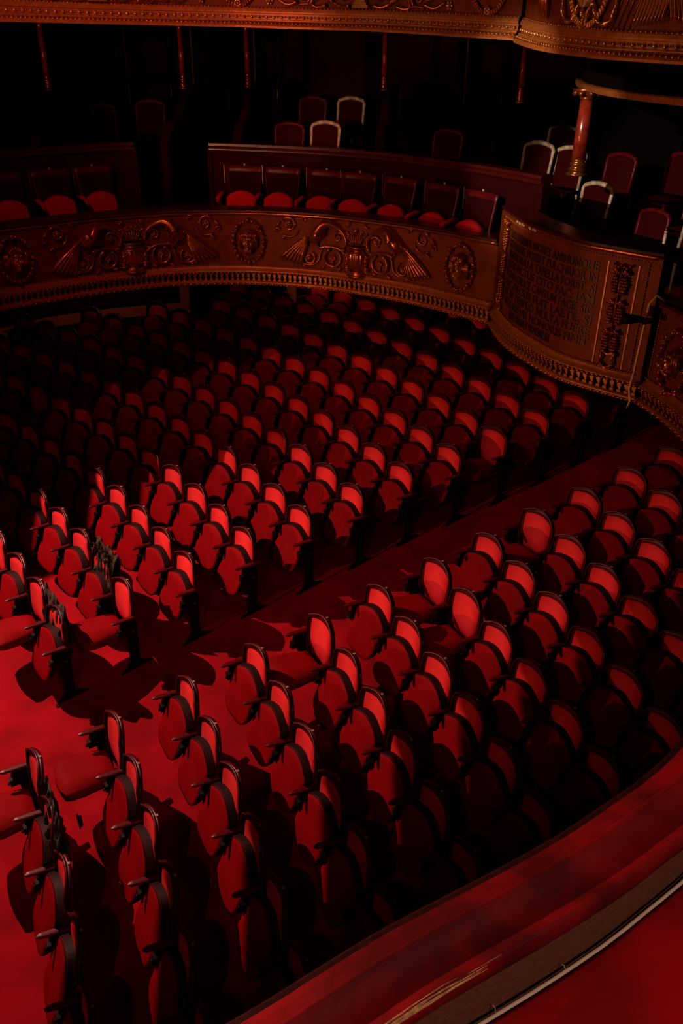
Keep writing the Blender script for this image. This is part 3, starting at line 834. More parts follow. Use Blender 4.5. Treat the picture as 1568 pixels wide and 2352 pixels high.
# ------------------------------------------------------------------ stalls chairs
def backrest_hw(z):
    return float(np.interp(z, [.36, .42, .50, .58, .66, .80, .86, .93], [.13, .17, .215, .242, .252, .252, .246, .225]))
def back_point(s, t, off=0.0, grow=1.0, lift=0.0):
    """s in -1..1 across, t 0..1 up"""
    ztop = .848 + .072 * (1 - s * s) + lift
    zbot = .385 - .02 * (1 - s * s) - lift * .6
    z = zbot + (ztop - zbot) * t
    zz = .38 + (.93 - .38) * t
    y = s * backrest_hw(zz) * grow
    x = -.088 - (z - .60) * .10 + .045 * s * s + off
    return x, y, z
def chair_back():
    m_ = MB(); nu, nv = 14, 12
    F = lambda u, v: back_point(u * 2 - 1, v, 0)
    Bk = lambda u, v: back_point(u * 2 - 1, v, -.035)
    m_.grid(F, nu, nv); m_.grid(Bk, nu, nv, flip=True)
    def edge(fn):
        vs = [];  n = len(fn)
        for (u, v) in fn: vs.append(F(u, v)); vs.append(Bk(u, v))
        m_.add(vs, [(2 * i, 2 * i + 1, 2 * i + 3, 2 * i + 2) for i in range(n - 1)], True)
    edge([(i / nu, 0) for i in range(nu + 1)]); edge([(1, j / nv) for j in range(nv + 1)]); edge([(1 - i / nu, 1) for i in range(nu + 1)]); edge([(0, 1 - j / nv) for j in range(nv + 1)])
    # raised rim
    rim = [back_point(u, v, .006) for (u, v) in [(-1 + 2 * i / 14, 1) for i in range(15)] + [(1, 1 - j / 10) for j in range(1, 11)] + [(1 - 2 * i / 14, 0) for i in range(1, 15)] + [(-1, j / 10) for j in range(1, 11)]]
    m_.tube(rim, .011, 6, caps=False)
    return m_
def chair_cushion():
    m_ = MB()
    def f(u, v):
        s = (u * 2 - 1); t = v
        e = max(0.0, (1 - abs(s) ** 4)) * max(0.0, (1 - abs(2 * t - 1) ** 5))
        x, y, z = back_point(s * .80, .09 + .80 * t, .004)
        return (x + .026 * e ** .5, y, z)
    m_.grid(f, 18, 18)
    return m_
def panel_outline(s, t, g=1.0):
    zt = .615 + .085 * (1 - abs(s) ** 2.0) * g; zb = .26 - .03 * (1 - s ** 4)
    z = zb + (zt - zb) * t
    hw = float(np.interp(t, [0, .06, .2, .6, .9, 1], [.19, .222, .243, .25, .252, .25])) * g
    return s * hw, z
def seat_plane(z): return .205 - (z - .26) * .46
def seat_up():
    """upholstered underside of the folded seat, a thin shield-shaped board"""
    m_ = MB()
    def f(u, v):
        s = u * 2 - 1; y, z = panel_outline(s, v, .965)
        e = (1 - s ** 4) * (1 - (2 * v - 1) ** 6)
        return (seat_plane(z) + .014 * e, y, z)
    def g(u, v):
        s = u * 2 - 1; y, z = panel_outline(s, v, .965)
        return (seat_plane(z) - .012, y, z)
    m_.grid(f, 14, 14); m_.grid(g, 14, 14, flip=True)
    for path_ in ([(i / 14, 1) for i in range(15)], [(1, 1 - i / 14) for i in range(15)], [(1 - i / 14, 0) for i in range(15)], [(0, i / 14) for i in range(15)]):
        vs = []
        for q in path_: vs += [f(*q), g(*q)]
        m_.add(vs, [(2 * i, 2 * i + 1, 2 * i + 3, 2 * i + 2) for i in range(14)], False)
    return m_
def seat_up_trim():
    """dark wooden seat frame and cushion body behind the board"""
    m_ = MB()
    def f(u, v):
        s = u * 2 - 1; y, z = panel_outline(s, v)
        return (seat_plane(z) - .008, y, z)
    def g(u, v):
        s = u * 2 - 1; y, z = panel_outline(s, v)
        return (seat_plane(z) - .062 - .012 * (1 - s * s) * v, y * .97, z + .004)
    m_.grid(f, 14, 10); m_.grid(g, 14, 10, flip=True)
    for path_, n in (([(i / 14, 1) for i in range(15)], 14), ([(1, 1 - i / 10) for i in range(11)], 10), ([(1 - i / 14, 0) for i in range(15)], 14), ([(0, i / 10) for i in range(11)], 10)):
        vs = []
        for q in path_: vs += [f(*q), g(*q)]
        m_.add(vs, [(2 * i, 2 * i + 1, 2 * i + 3, 2 * i + 2) for i in range(n)], False)
    pts = []
    for i in range(17):
        s = -1 + 2 * i / 16; y, z = panel_outline(s, 1, .99); pts.append((seat_plane(z) + .002, y, z))
    m_.tube(pts, .0045, 6)
    return m_
def seat_down():
    m_ = MB()
    def f(u, v):
        s = u * 2 - 1; x = .0 + .46 * v; hw = .185 + .05 * min(1, v * 1.6)
        if v > .85: hw *= 1 - .12 * ((v - .85) / .15) ** 2
        e = (1 - abs(s) ** 4) * (1 - abs(2 * v - 1) ** 6)
        return (x + .03 * (1 - s * s) * v, s * hw, .445 + .045 * e + .02 * v)
    def g(u, v):
        x, y, z = f(u, v); return (x, y * .97, .375 + .02 * v)
    m_.grid(f, 16, 14); m_.grid(g, 16, 14, flip=True)
    for path_ in ([(i / 14, 1) for i in range(15)], [(1, 1 - i / 14) for i in range(15)], [(1 - i / 14, 0) for i in range(15)], [(0, i / 14) for i in range(15)]):
        vs = []
        for q in path_: vs += [f(*q), g(*q)]
        m_.add(vs, [(2 * i, 2 * i + 1, 2 * i + 3, 2 * i + 2) for i in range(14)], True)
    return m_
def arm(y):
    m_ = MB()
    # shaped armrest, slightly rounded nose
    def f(u, v):
        t = u; an = 2 * PI * v
        x = -.13 + .325 * t; hw = .021 + .007 * math.sin(PI * t); hh = .013
        k = 1 if t < .93 else math.sqrt(max(0, 1 - ((t - .93) / .075) ** 2))
        cy = math.copysign(abs(math.cos(an)) ** .5, math.cos(an)); cz = math.copysign(abs(math.sin(an)) ** .5, math.sin(an))
        return (x, y + hw * k * cy, .632 + hh * k * cz + .012 * t)
    m_.grid(f, 14, 14)
    return m_
SL, ST = .13, .10       # floor slope seen from a chair: falls forward, tilts sideways
def standard(y):
    m_ = MB()
    zf = lambda x: -SL * x * 1.0 - ST * y * 0
    # side frame: shaped cast-iron standard
    out = [(-.05, .62), (.10, .62), (.115, .56), (.07, .50), (.055, .42), (.05, .25), (.045, .08), (.10, .035), (.17, .0), (-.20, .0), (-.12, .035), (-.055, .08), (-.06, .25), (-.065, .42), (-.075, .55)]
    vs = []
    for sy in (-.012, .012): vs += [(p[0], y + sy, p[1] + (zf(p[0]) - .012 if p[1] < .05 else 0)) for p in out]
    n = len(out)
    m_.add(vs, [tuple(range(n)), tuple(range(2 * n - 1, n - 1, -1))] + [(i, n + i, n + (i + 1) % n, (i + 1) % n) for i in range(n)], False)
    return m_
def bracket(y):
    m_ = MB(); m_.box((.085, y, .50), (.05, .030, .035)); m_.box((.02, y, .43), (.035, .034, .05)); m_.ball((.145, y, .485), (.012, .02, .012))
    return m_
def number_tag():
    m_ = MB(); x, y, z = back_point(.25, .94, .010); m_.box((x + .006, y, z + .012), (.004, .011, .011)); return m_
def number_tag_top():
    m_ = MB(); x, y, z = back_point(0, 1, -.02); m_.box((x, y, z + .003), (.010, .010, .004)); return m_

YA = .265
base_meshes = {
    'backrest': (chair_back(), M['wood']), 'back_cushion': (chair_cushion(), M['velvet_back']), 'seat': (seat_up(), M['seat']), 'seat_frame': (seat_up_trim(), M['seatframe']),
    'seat_open': (seat_down(), M['seat']), 'armrest': (arm(-YA), M['arm']), 'side_frame': (standard(-YA), M['iron']), 'hinge_bracket': (bracket(-YA), M['iron']), 'number_tag': (number_tag_top(), M['tagm']),
    'armrest_r': (arm(YA), M['arm']), 'side_frame_r': (standard(YA), M['iron']), 'hinge_bracket_r': (bracket(YA), M['iron'])}
# local frame: +x faces the stage.  local -y is the chair's side towards increasing arc (upper left in the view)
plate_mb = MB(); plate_mb.box((.03, YA + .016, .47), (.055, .003, .012)); base_meshes['row_plate_r'] = (plate_mb, M['brass'])
plate_mb = MB(); plate_mb.box((.03, -YA - .016, .47), (.055, .003, .012)); base_meshes['row_plate_l'] = (plate_mb, M['brass'])
plate_mb = MB(); plate_mb.box((.05, -YA - .034, .47), (.05, .004, .012)); base_meshes['row_plate_in'] = (plate_mb, M['brass'])
MESH = {}
for k, (m_, mat) in base_meshes.items():
    o = m_.build(k.split('_r')[0] if k.endswith('_r') else k, mat); MESH[k] = o.data; D.objects.remove(o)

def proto(parts):
    root = empty('theatre_chair')
    last = {}
    for nm, key in parts:
        up_ = last.get({'number_tag': 'backrest', 'hinge_bracket': 'side_frame', 'row_plate': 'side_frame'}.get(nm), root)
        o = D.objects.new(nm, MESH[key]); link(o, up_); last[nm] = o
    return root
COMMON = [('backrest', 'backrest'), ('back_cushion', 'back_cushion'), ('armrest', 'armrest'), ('side_frame', 'side_frame'), ('hinge_bracket', 'hinge_bracket'), ('number_tag', 'number_tag')]
UPP = COMMON + [('seat', 'seat'), ('seat_frame', 'seat_frame')]
DNP = COMMON + [('seat', 'seat_open')]
ENDR = [('armrest', 'armrest_r'), ('side_frame', 'side_frame_r'), ('hinge_bracket', 'hinge_bracket_r'), ('row_plate', 'row_plate_r')]
ENDL = [('row_plate', 'row_plate_l')]
protos = {}
def get_proto(down, end):
    k = (down, end)
    if k not in protos: protos[k] = (proto((DNP if down else UPP) + (ENDR if end == 'R' else ENDL if end == 'L' else [])), [0])
    return protos[k]
def copy_tree(o):
    c = o.copy(); COL.objects.link(c)
    for ch in o.children:
        g = ch.copy(); COL.objects.link(g); g.parent = c
        for sub in ch.children:
            h = sub.copy(); COL.objects.link(h); h.parent = g
    return c
CEN = (-14.303, -1.796); R0 = 13.4585; DR = .70654; SP = .53
LOW = {0: 13.35, 1: 14.09, 2: 14.83, 3: 15.56, 4: 16.28, 5: 17.04, 6: 17.77, 7: 18.51, 8: 19.27, 9: 19.97, 10: 20.67, 11: 21.4}
UPR = {1: 17.15, 2: 17.89, 3: 18.64, 4: 19.38, 5: 20.07, 6: 20.82, 7: 21.58, 8: 22.27, 9: 22.98, 10: 23.72, 11: 24.48, 12: 25.2, 13: 25.95}
ORD = ['first', 'second', 'third', 'fourth', 'fifth', 'sixth', 'seventh', 'eighth', 'ninth', 'tenth', 'eleventh', 'twelfth', 'thirteenth', 'fourteenth', 'fifteenth', 'sixteenth', 'seventeenth', 'eighteenth', 'nineteenth', 'twentieth', 'twenty-first', 'twenty-second', 'twenty-third']
DOWN = {('L', 0, 0), ('L', 1, 0), ('L', 4, 0), ('L', 6, 0), ('L', 6, 1), ('L', 8, 0), ('U', 1, 1), ('U', 2, 0), ('U', 1, 3), ('U', 9, 0), ('U', 4, 9)}
CR, SR = math.radians(-29.867), 0
def camproj(x, y, z):
    # rough view test only used to leave out chairs the photograph cannot see
    f = 1892.67; R = [[.999943, .005316, .009257], [-.010675, .497992, .867116], [0, .867165, -.498021]]
    d = (x, y, z - ZO)
    c = [sum(R[i][k] * d[k] for k in range(3)) for i in range(3)]
    return 784 + f * c[0] / c[2], 1176 - f * c[1] / c[2]
def chair_pos(k, s):
    r = R0 + k * DR; a = s * SP / r
    return CEN[0] + r * math.cos(a), CEN[1] + r * math.sin(a), a
placed = {}
count = 0
for blk, tab in (('L', LOW), ('U', UPR)):
    for k, s0 in tab.items():
        jj = 0
        for j in range(24):
            s = s0 - j if blk == 'L' else s0 + j
            x, y, a = chair_pos(k, s)
            z = floor_z(x, y)
            X, Y = camproj(x, y, z + .75)
            if not (-75 < X < 1640 and 560 < Y < 2430): continue
            # inside the room
            dw = np.min(np.hypot(WALL.C[:, 0] - x, WALL.C[:, 1] - y))
            i_ = np.argmin(np.hypot(WALL.C[:, 0] - x, WALL.C[:, 1] - y))
            if ((x - WALL.C[i_, 0]) * WALL.N[i_, 0] + (y - WALL.C[i_, 1]) * WALL.N[i_, 1]) < (1.15 if X < 470 else .55): continue
            # hidden completely behind the first tier parapet or under the near ledge
            ylim = np.interp(X, [0, 255, 430, 620, 860, 1117, 1130, 1177, 1263, 1363, 1450, 1568], [716, 672, 656, 657, 685, 745, 760, 814, 867, 901, 930, 1035])
            if camproj(x, y, z)[1] < ylim + 5: continue
            led = np.interp(X, [560, 720, 900, 1190, 1375, 1568], [2340, 2250, 2140, 1983, 1870, 1712])
            if X > 560 and Y - 75 > led: continue
            down = (blk, k, j) in DOWN
            end = ('R' if blk == 'U' else 'L') if j == 0 else ''
            pr, used = get_proto(down, end)
            c = pr if not used[0] else copy_tree(pr); used[0] = 1
            c.location = (x, y, z); c.rotation_euler = (0, 0, a + PI + random.uniform(-.02, .02))
            st = 'open' if down else 'folded'
            if blk == 'L':
                lab = 'red theatre chair, %s seat, near block, %s row from left, %s from aisle' % (st, ORD[k], ORD[j])
                g = 'red theatre chairs in the near block'
            else:
                lab = 'red theatre chair, %s seat, far block, %s row from left, %s from aisle' % (st, ORD[k - 1], ORD[j])
                g = 'red theatre chairs in the far block'
            tag(c, lab, 'chair', g)
            placed[(blk, k, j)] = c; count += 1
print('CHAIRS', count)

# ------------------------------------------------------------------ coats left on chairs
def drape(seed, cx, cz, w, h, lump):
    """crumpled cloth thrown over a chair back, in chair coordinates"""
    m_ = MB(); rnd = random.Random(seed)
    ph = [rnd.uniform(0, 6) for _ in range(8)]
    def f(u, v, side=1):
        s = u * 2 - 1; t = v * 2 - 1        # t: -1 front hem .. 0 over the top .. 1 rear hem
        y = cx + s * w * (1 + .12 * math.sin(5 * t + ph[0]))
        top = cz + .03 * math.sin(7 * s + ph[1])
        z = top - abs(t) ** 1.3 * h * (1 if t < 0 else 1.1) * (1 + .15 * math.sin(4 * s + ph[2]))
        x = -.115 - (z - .60) * .12 + (-t) * (.055 + .05 * (1 - abs(t))) + .02
        n = lump * (math.sin(17 * s + 9 * t + ph[3]) * .5 + math.sin(12 * s - 13 * t + ph[4]) * .3 + math.sin(11 * t * 2 + ph[5]) * .3)
        return (x + n * (-t) * .8 + side * 0, y + n * .4, z + n * .5 + side * .014)
    m_.grid(lambda u, v: f(u, v, 1), 26, 26); m_.grid(lambda u, v: f(u, v, 0), 26, 26, flip=True)
    for path_ in ([(i / 26, 1) for i in range(27)], [(1, 1 - i / 26) for i in range(27)], [(1 - i / 26, 0) for i in range(27)], [(0, i / 26) for i in range(27)]):
        vs = []
        for q in path_: vs += [f(*q, 1), f(*q, 0)]
        m_.add(vs, [(2 * i, 2 * i + 1, 2 * i + 3, 2 * i + 2) for i in range(26)], True)
    return m_
def put_on(key, mbx, label, name='coat', cat='coat'):
    c = placed[key]
    root = empty(name, c.location, c.rotation_euler.z); tag(root, label, cat)
    return root
r_ = put_on(('U', 2, 1), None, 'dark coat with olive fur hood draped over the far block chair back')
drape(4, .07, 1.03, .24, .50, .04).build('coat_body', M['coat'], r_)
m_ = MB(); rnd = random.Random(2)
for k in range(40):
    a = rnd.uniform(-.3, PI + .3); rr = rnd.uniform(.11, .15)
    p = (rnd.uniform(-.10, -.04), .03 + rr * math.cos(a), .93 + rr * math.sin(a))
    m_.tube([p, (p[0] + rnd.uniform(-.03, .03), p[1] * 1.12, p[2] + .04)], [.016, .004], 5)
m_.build('fur_trim', simple('olive_fur', (.10, .07, .03), .9, noise=.5, nscale=40), r_)
r_ = put_on(('U', 1, 0), None, 'crumpled black coat hanging behind the lowest far block chair')
drape(9, -.12, .98, .26, .6, .05).build('coat_body', M['coat'], r_)
r_ = put_on(('L', 0, 1), None, 'black coat heaped behind the near block chair by the left edge')
drape(12, .02, .98, .30, .62, .08).build('coat_body', M['coat'], r_)
m_ = MB(); m_.grid(lambda u, v: (-.30 + .02 * math.sin(9 * u), -.02 + .09 * u, .74 - .12 * v + .02 * u), 6, 6); m_.grid(lambda u, v: (-.315, -.02 + .09 * u, .74 - .12 * v + .02 * u), 6, 6, flip=True)
m_.build('sequin_panel', simple('glittering_mesh', (.35, .28, .16), .3, metal=.6, noise=.8, nscale=120), r_)

# ------------------------------------------------------------------ row of fixed seats on the first tier
def row_seat():
    root = empty('balcony_chair')
    m_ = MB()   # dark wooden shell behind
    def f(u, v): s = u * 2 - 1; return (-.03 + .03 * s * s - .06 * v, s * (.20 + .06 * v), .42 + .55 * v)
    def g(u, v): p = f(u, v); return (p[0] - .03, p[1], p[2])
    m_.grid(f, 8, 8); m_.grid(g, 8, 8, flip=True)
    for path_ in ([(i / 8, 1) for i in range(9)], [(1, 1 - i / 8) for i in range(9)], [(1 - i / 8, 0) for i in range(9)], [(0, i / 8) for i in range(9)]):
        vs = []
        for q in path_: vs += [f(*q), g(*q)]
        m_.add(vs, [(2 * i, 2 * i + 1, 2 * i + 3, 2 * i + 2) for i in range(8)], True)
    m_.build('backrest', M['wood'], root)
    m_ = MB()
    def f(u, v): s = u * 2 - 1; e = (1 - s ** 4) * (1 - (2 * v - 1) ** 4); return (-.025 + .03 * s * s - .06 * (.06 + .82 * v) + .03 * e, s * .9 * (.20 + .055 * v), .45 + .45 * v)
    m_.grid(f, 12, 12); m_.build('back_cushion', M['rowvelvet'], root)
    m_ = MB()
    def f(u, v):
        s = u * 2 - 1; z = .30 + v * (.30 + .075 * (1 - s * s)); return (.20 - (z - .3) * .28 + .012 * (1 - s ** 4), s * (.15 + .05 * min(1, v * 2)), z)
    def g(u, v): p = f(u, v); return (p[0] - .085, p[1] * .97, p[2] + .012)
    m_.grid(f, 12, 12); m_.grid(g, 12, 12, flip=True)
    for path_ in ([(i / 12, 1) for i in range(13)], [(1, 1 - i / 12) for i in range(13)], [(1 - i / 12, 0) for i in range(13)], [(0, i / 12) for i in range(13)]):
        vs = []
        for q in path_: vs += [f(*q), g(*q)]
        m_.add(vs, [(2 * i, 2 * i + 1, 2 * i + 3, 2 * i + 2) for i in range(12)], True)
    m_.build('seat_cushion', M['velvet'], root)  # brighter velvet stands in for light falling on the folded seat
    m_ = MB()
    for sg in (-1,): m_.tube([(-.04, sg * .275, .62), (.10, sg * .275, .64), (.26, sg * .275, .60), (.28, sg * .275, .55)], [.022, .025, .03, .015], 8)
    m_.build('armrest', M['velvet'], root)
    m_ = MB(); m_.box((.05, -.275, .31), (.05, .012, .31)); m_.box((.02, 0, .37), (.03, .2, .02)); m_.build('side_frame', M['iron'], root)
    m_ = MB(); m_.box((-.055, -.28, .87), (.004, .004, .12)); m_.build('divider_strip', M['brass'], root)
    m_ = MB(); m_.box((-.085, 0, .985), (.006, .011, .012)); m_.build('number_tag', M['tagm'], root)
    return root
rs = row_seat(); first = True
seatpos = [(s_, 'right') for s_ in ()]
ROW = [(-4.95, 9.1), (-4.6, 9.55), (-4.22, 9.97), (-3.80, 10.39), (-3.39, 10.77), (-2.95, 11.17), (-1.43, 11.62), (-.87, 11.58), (-.30, 11.42), (.23, 11.17), (.74, 10.82), (1.21, 10.35), (1.60, 9.85)]
names = ['sixth', 'fifth', 'fourth', 'third', 'second', 'first', 'first', 'second', 'third', 'fourth', 'fifth', 'sixth', 'seventh']
for i, (x, y) in enumerate(ROW):
    if i < 3: continue
    c = rs if first else copy_tree(rs); first = False
    j = int(np.argmin(np.hypot(PART.C[:, 0] - x, PART.C[:, 1] - y)))
    nx, ny = PART.N[j]; px_, py_ = PART.C[j]
    c.location = (px_ + nx * .22, py_ + ny * .22, 4.35); c.rotation_euler = (0, 0, math.atan2(ny, nx))
    side = 'left' if i < 6 else 'right'
    tag(c, 'dark red balcony chair, %s %s of the balcony aisle, behind the parapet' % (names[i], side), 'chair', 'balcony chairs behind the carved parapet')

# ------------------------------------------------------------------ loose box chairs with pale or dark frames
def box_chair(frame):
    root = empty('box_chair')
    m_ = MB()
    arch = [(-.05, -.21, .45), (-.09, -.215, .70), (-.115, -.22, .86), (-.12, -.195, .895), (-.122, -.10, .925), (-.122, 0, .935), (-.122, .10, .925), (-.12, .195, .895), (-.115, .22, .86), (-.09, .215, .70), (-.05, .21, .45)]
    m_.tube(arch, [.020, .022, .027, .033, .036, .036, .036, .033, .027, .022, .020], 8, flat=.8); m_.build('back_frame', frame, root)
    m_ = MB()
    m_.grid(lambda u, v: (-.055 - .065 * v + .02 * math.sin(PI * u), -.2 + .4 * u, .47 + .43 * v), 8, 6)
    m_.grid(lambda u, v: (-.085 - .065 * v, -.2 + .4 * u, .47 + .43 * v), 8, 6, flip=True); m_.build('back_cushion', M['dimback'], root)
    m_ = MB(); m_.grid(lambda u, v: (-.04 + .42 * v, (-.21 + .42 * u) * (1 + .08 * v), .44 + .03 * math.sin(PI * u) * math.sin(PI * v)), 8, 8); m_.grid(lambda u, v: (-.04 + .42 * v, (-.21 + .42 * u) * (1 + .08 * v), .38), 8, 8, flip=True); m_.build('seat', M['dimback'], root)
    for x, y in ((-.05, -.2), (-.05, .2), (.35, -.2), (.35, .2)):
        m_ = MB(); m_.tube([(x, y, .40), (x, y, 0)], [.02, .014], 6); m_.build('leg', frame, root)
    return root
pale = box_chair(M['cream2']); dark = box_chair(M['arm'])
BC = [(-.33, 12.98, 5.75, 1, 'pale framed box chair just above the balcony ledge, centre left'), (.04, 14.2, 6.0, 1, 'pale framed box chair against the back wall, centre'),
      (2.44, 11.59, 5.65, 1, 'pale framed box chair left of the thick marble column'), (2.99, 10.62, 5.3, 1, 'brightest pale framed box chair, above the inscription'), (3.80, 9.35, 5.27, 1, 'pale framed box chair at the right edge, nearer of two'),
      (4.15, 9.95, 5.42, 1, 'pale framed box chair at the right edge, farther of two'), (2.80, 11.35, 5.62, 1, 'pale framed box chair half hidden by the thick marble column'), (2.90, 12.3, 5.80, 1, 'small pale framed box chair far behind the thick marble column'),
      (-.85, 13.1, 5.72, 0, 'dark box chair left of the pale one above the ledge'), (-.55, 14.2, 6.0, 0, 'dark red backed box chair below the back wall, centre left'), (1.0, 14.1, 6.0, 0, 'dark box chair right of the middle marble column'),
      (1.35, 12.3, 5.72, 0, 'dark box chair behind the right ledge'), (-3.0, 13.9, 5.95, 0, 'dark box chair between the left aisle column and gilt strip'), (-3.7, 13.7, 5.9, 0, 'dark box chair behind the leftmost humped divider'),
      (3.45, 11.35, 5.55, 0, 'dark box chair behind the brightest pale chair'), (3.62, 10.3, 5.05, 0, 'dark box chair right of the brightest pale chair'), (2.35, 10.45, 5.28, 0, 'dark box chair left of the brightest pale chair'), (4.1, 11.0, 5.6, 0, 'dark box chair at the far right below the cornice'), (-4.55, 12.6, 5.7, 0, 'dark red box chair at the left frame edge')]
u1 = u2 = 0
for x, y, z, p, lab in BC:
    if p: c = pale if not u1 else copy_tree(pale); u1 = 1
    else: c = dark if not u2 else copy_tree(dark); u2 = 1
    fx, fy = -1.2 - x, 5.5 - y
    c.location = (x, y, z - .93); c.rotation_euler = (0, 0, math.atan2(fy, fx) - .25)
    tag(c, lab, 'chair', 'loose chairs in the boxes')
    if z - .93 > 4.78:      # raked step below the chair
        pass
# raked steps inside the boxes (dark timber)
for n_, (h, d0, d1) in enumerate(((5.05, .3, 1.35), (4.85, 1.35, 2.2))):
    pass

# ------------------------------------------------------------------ near ledge beside the camera
NEAR = Path([(2.9, 5.0), (2.2, 3.3), (1.55, 2.4), (1.04, 1.82), (.72, 1.565), (.47, 1.405), (.13, 1.215), (-.05, 1.10), (-.22, .99), (-.75, .68), (-1.6, .25)])
root = empty('near_ledge'); tag(root, 'wide red velvet covered ledge of the near balcony crossing the bottom right corner', 'ledge')
m_ = MB(); sweep(m_, NEAR, [(.012, -.04), (.018, -.01), (.008, .0), (-.01, .002), (-.012, -.04)], lambda s: 4.95, step=.05); m_.build('brass_lip', M['letter'], root)
m_ = MB(); sweep(m_, NEAR, [(-.005, -.03), (-.005, .004), (-.03, .010), (-.052, .016), (-.062, .030), (-.070, .036), (-.078, .030), (-.088, .012), (-.12, .004), (-.15, .004), (-.166, .010), (-.178, .024), (-.186, .026), (-.191, .014), (-.192, .0), (-.19, -.04), (-.12, -.05)], lambda s: 4.95, step=.04, smooth=True); m_.build('velvet_top', M['ledge'], root)
m_ = MB(); sweep(m_, NEAR, [(-.15, -.03), (-.183, -.03), (-.163, -.22), (-.163, -1.16), (-.13, -1.16)], lambda s: 4.95, step=.05); m_.build('inner_panel', M['tan'], root)
m_ = MB(); sweep(m_, NEAR, [(-.0, -.04), (-.02, -.04), (-.02, -1.3), (-.0, -1.3), (-.0, -.9)], lambda s: 4.95, step=.1); m_.build('front_face', M['field'], root)
m_ = MB(); sweep(m_, NEAR, [(-.0, 3.60), (-.0, 3.80), (-2.2, 3.80), (-2.2, 3.60)], step=.2); tag(m_.build('floor_near_tier', M['carpet']), kind='structure')
# frayed bare wood along the inner edge
m_ = MB(); rnd = random.Random(8)
for i in range(9):
    s0 = 4.62 + rnd.uniform(0, .08); s1 = 5.25 + rnd.uniform(-.05, .3); o = -.184 - i * .0010
    pts = []
    for k in range(12):
        s = s0 + (s1 - s0) * k / 11; x, y = NEAR.at(s, o + rnd.uniform(-.002, .002)); pts.append((x, y, 4.962 + .012 - i * .002 + rnd.uniform(-.001, .001)))
    m_.tube(pts, [.0015 + .0015 * math.sin(PI * k / 11) for k in range(12)], 5)
SPLINTER = m_
# upholstered bench pad with piping below the ledge
root2 = empty('bench_seat'); tag(root2, 'red velvet bench pad edged with cream piping in the bottom right corner', 'bench')
m_ = MB(); sweep(m_, NEAR, [(-.190, -.12), (-.190, .0), (-.205, .012), (-.24, .02), (-.36, .026), (-.52, .02), (-.56, .0), (-.56, -.12)], lambda s: 4.70, s0=2.2, s1=6.9, step=.05, smooth=True); m_.build('seat_pad', M['pad'], root2)
m_ = MB(); pts = []
for k in range(60):
    s = 2.2 + 4.7 * k / 59; x, y = NEAR.at(s, -.187); pts.append((x, y, 4.713))
m_.tube(pts, .0052, 8); m_.build('piping', M['cream'], root2)
for s_, L in ((4.62, .03), (4.75, .022), (4.40, .018)):
    x, y = NEAR.at(s_, -.184); m_ = MB(); m_.tube([(x, y, 4.715), (x - .004, y + .004, 4.72 + L * .5), (x - .01, y + .002, 4.715 + L)], .0012, 5); m_.build('loose_thread', M['cream'], root2)
m_ = MB(); sweep(m_, NEAR, [(-.21, -.9), (-.21, -.125), (-.54, -.125), (-.54, -.9)], lambda s: 4.70, s0=2.2, s1=6.9, step=.2); m_.build('bench_body', M['black'], root2)
SPLINTER.build('splintered_edge', simple('bare_splintered_wood', (.8, .42, .14), .5, noise=.5, nscale=60), root)

# ------------------------------------------------------------------ lights
def look(o, target):
    d = Vector(target) - o.location; o.rotation_euler = d.to_track_quat('-Z', 'Y').to_euler()
def spot(name, loc, target, energy, color, angle, blend=.3, radius=.05):
    l = D.lights.new(name, 'SPOT'); l.energy = energy; l.color = color; l.spot_size = math.radians(angle); l.spot_blend = blend; l.shadow_soft_size = radius
    o = D.objects.new(name, l); o.location = loc; COL.objects.link(o); look(o, target); return o
def area(name, loc, target, energy, color, size):
    l = D.lights.new(name, 'AREA'); l.energy = energy; l.color = color; l.size = size
    o = D.objects.new(name, l); o.location = loc; COL.objects.link(o); look(o, target); return o
def beam_blocker(root, S, P1, P2, inside, t=.18):
    """unseen blade added to shape the light; its edge trims the beam along the floor line P1-P2"""
    S, P1, P2, I = Vector(S), Vector(P1), Vector(P2), Vector(inside)
    E1, E2 = S + (P1 - S) * t, S + (P2 - S) * t
    ed = (E2 - E1).normalized(); E1 -= ed * .7; E2 += ed * .7
    n = (P1 - S).cross(P2 - S).normalized()
    if n.dot(I - S) > 0: n = -n
    ax = (I - S).normalized(); n = (n - ax * n.dot(ax)).normalized()
    th = ax * .004
    a, b, c, d = E1, E2, E2 + n * 1.3, E1 + n * 1.3
    m_ = MB(); m_.add([tuple(p) for p in (a, b, c, d, a + th, b + th, c + th, d + th)], [(0, 1, 2, 3), (7, 6, 5, 4), (0, 4, 5, 1), (1, 5, 6, 2), (2, 6, 7, 3), (3, 7, 4, 0)], False)
    o = m_.build('beam_blocker', M['iron']); o.parent = root; o.matrix_parent_inverse = root.matrix_basis.inverted()
def fixture(loc, target, label):
    root = empty('theatre_spotlight', loc); tag(root, label, 'spotlight')
    q = (Vector(target) - Vector(loc)).to_track_quat('X', 'Z').to_matrix()
    m_ = MB(); rings = [(-.45, .05), (-.42, .12), (-.10, .12), (-.03, .14), (.03, .14), (.03, .13), (-.03, .13), (-.10, .11), (-.40, .11), (-.43, .03)]
    vs = [q @ Vector((x, r_ * math.cos(k * PI / 10), r_ * math.sin(k * PI / 10))) for x, r_ in rings for k in range(20)]
    m_.add(vs, [(i * 20 + k, i * 20 + (k + 1) % 20, (i + 1) * 20 + (k + 1) % 20, (i + 1) * 20 + k) for i in range(len(rings) - 1) for k in range(20)], True)
    m_.build('lamp_housing', M['iron'], root)
    return root
S2 = (-7.0, 8.8, 6.9); T2 = (-2.5, 6.0, 1.0)
r_ = fixture(S2, T2, 'black stage spotlight outside the frame above the far block')
beam_blocker(r_, S2, (-3.56, 8.55, 1.6), (-.17, 11.06, 2.2), (.0, 8.2, 1))
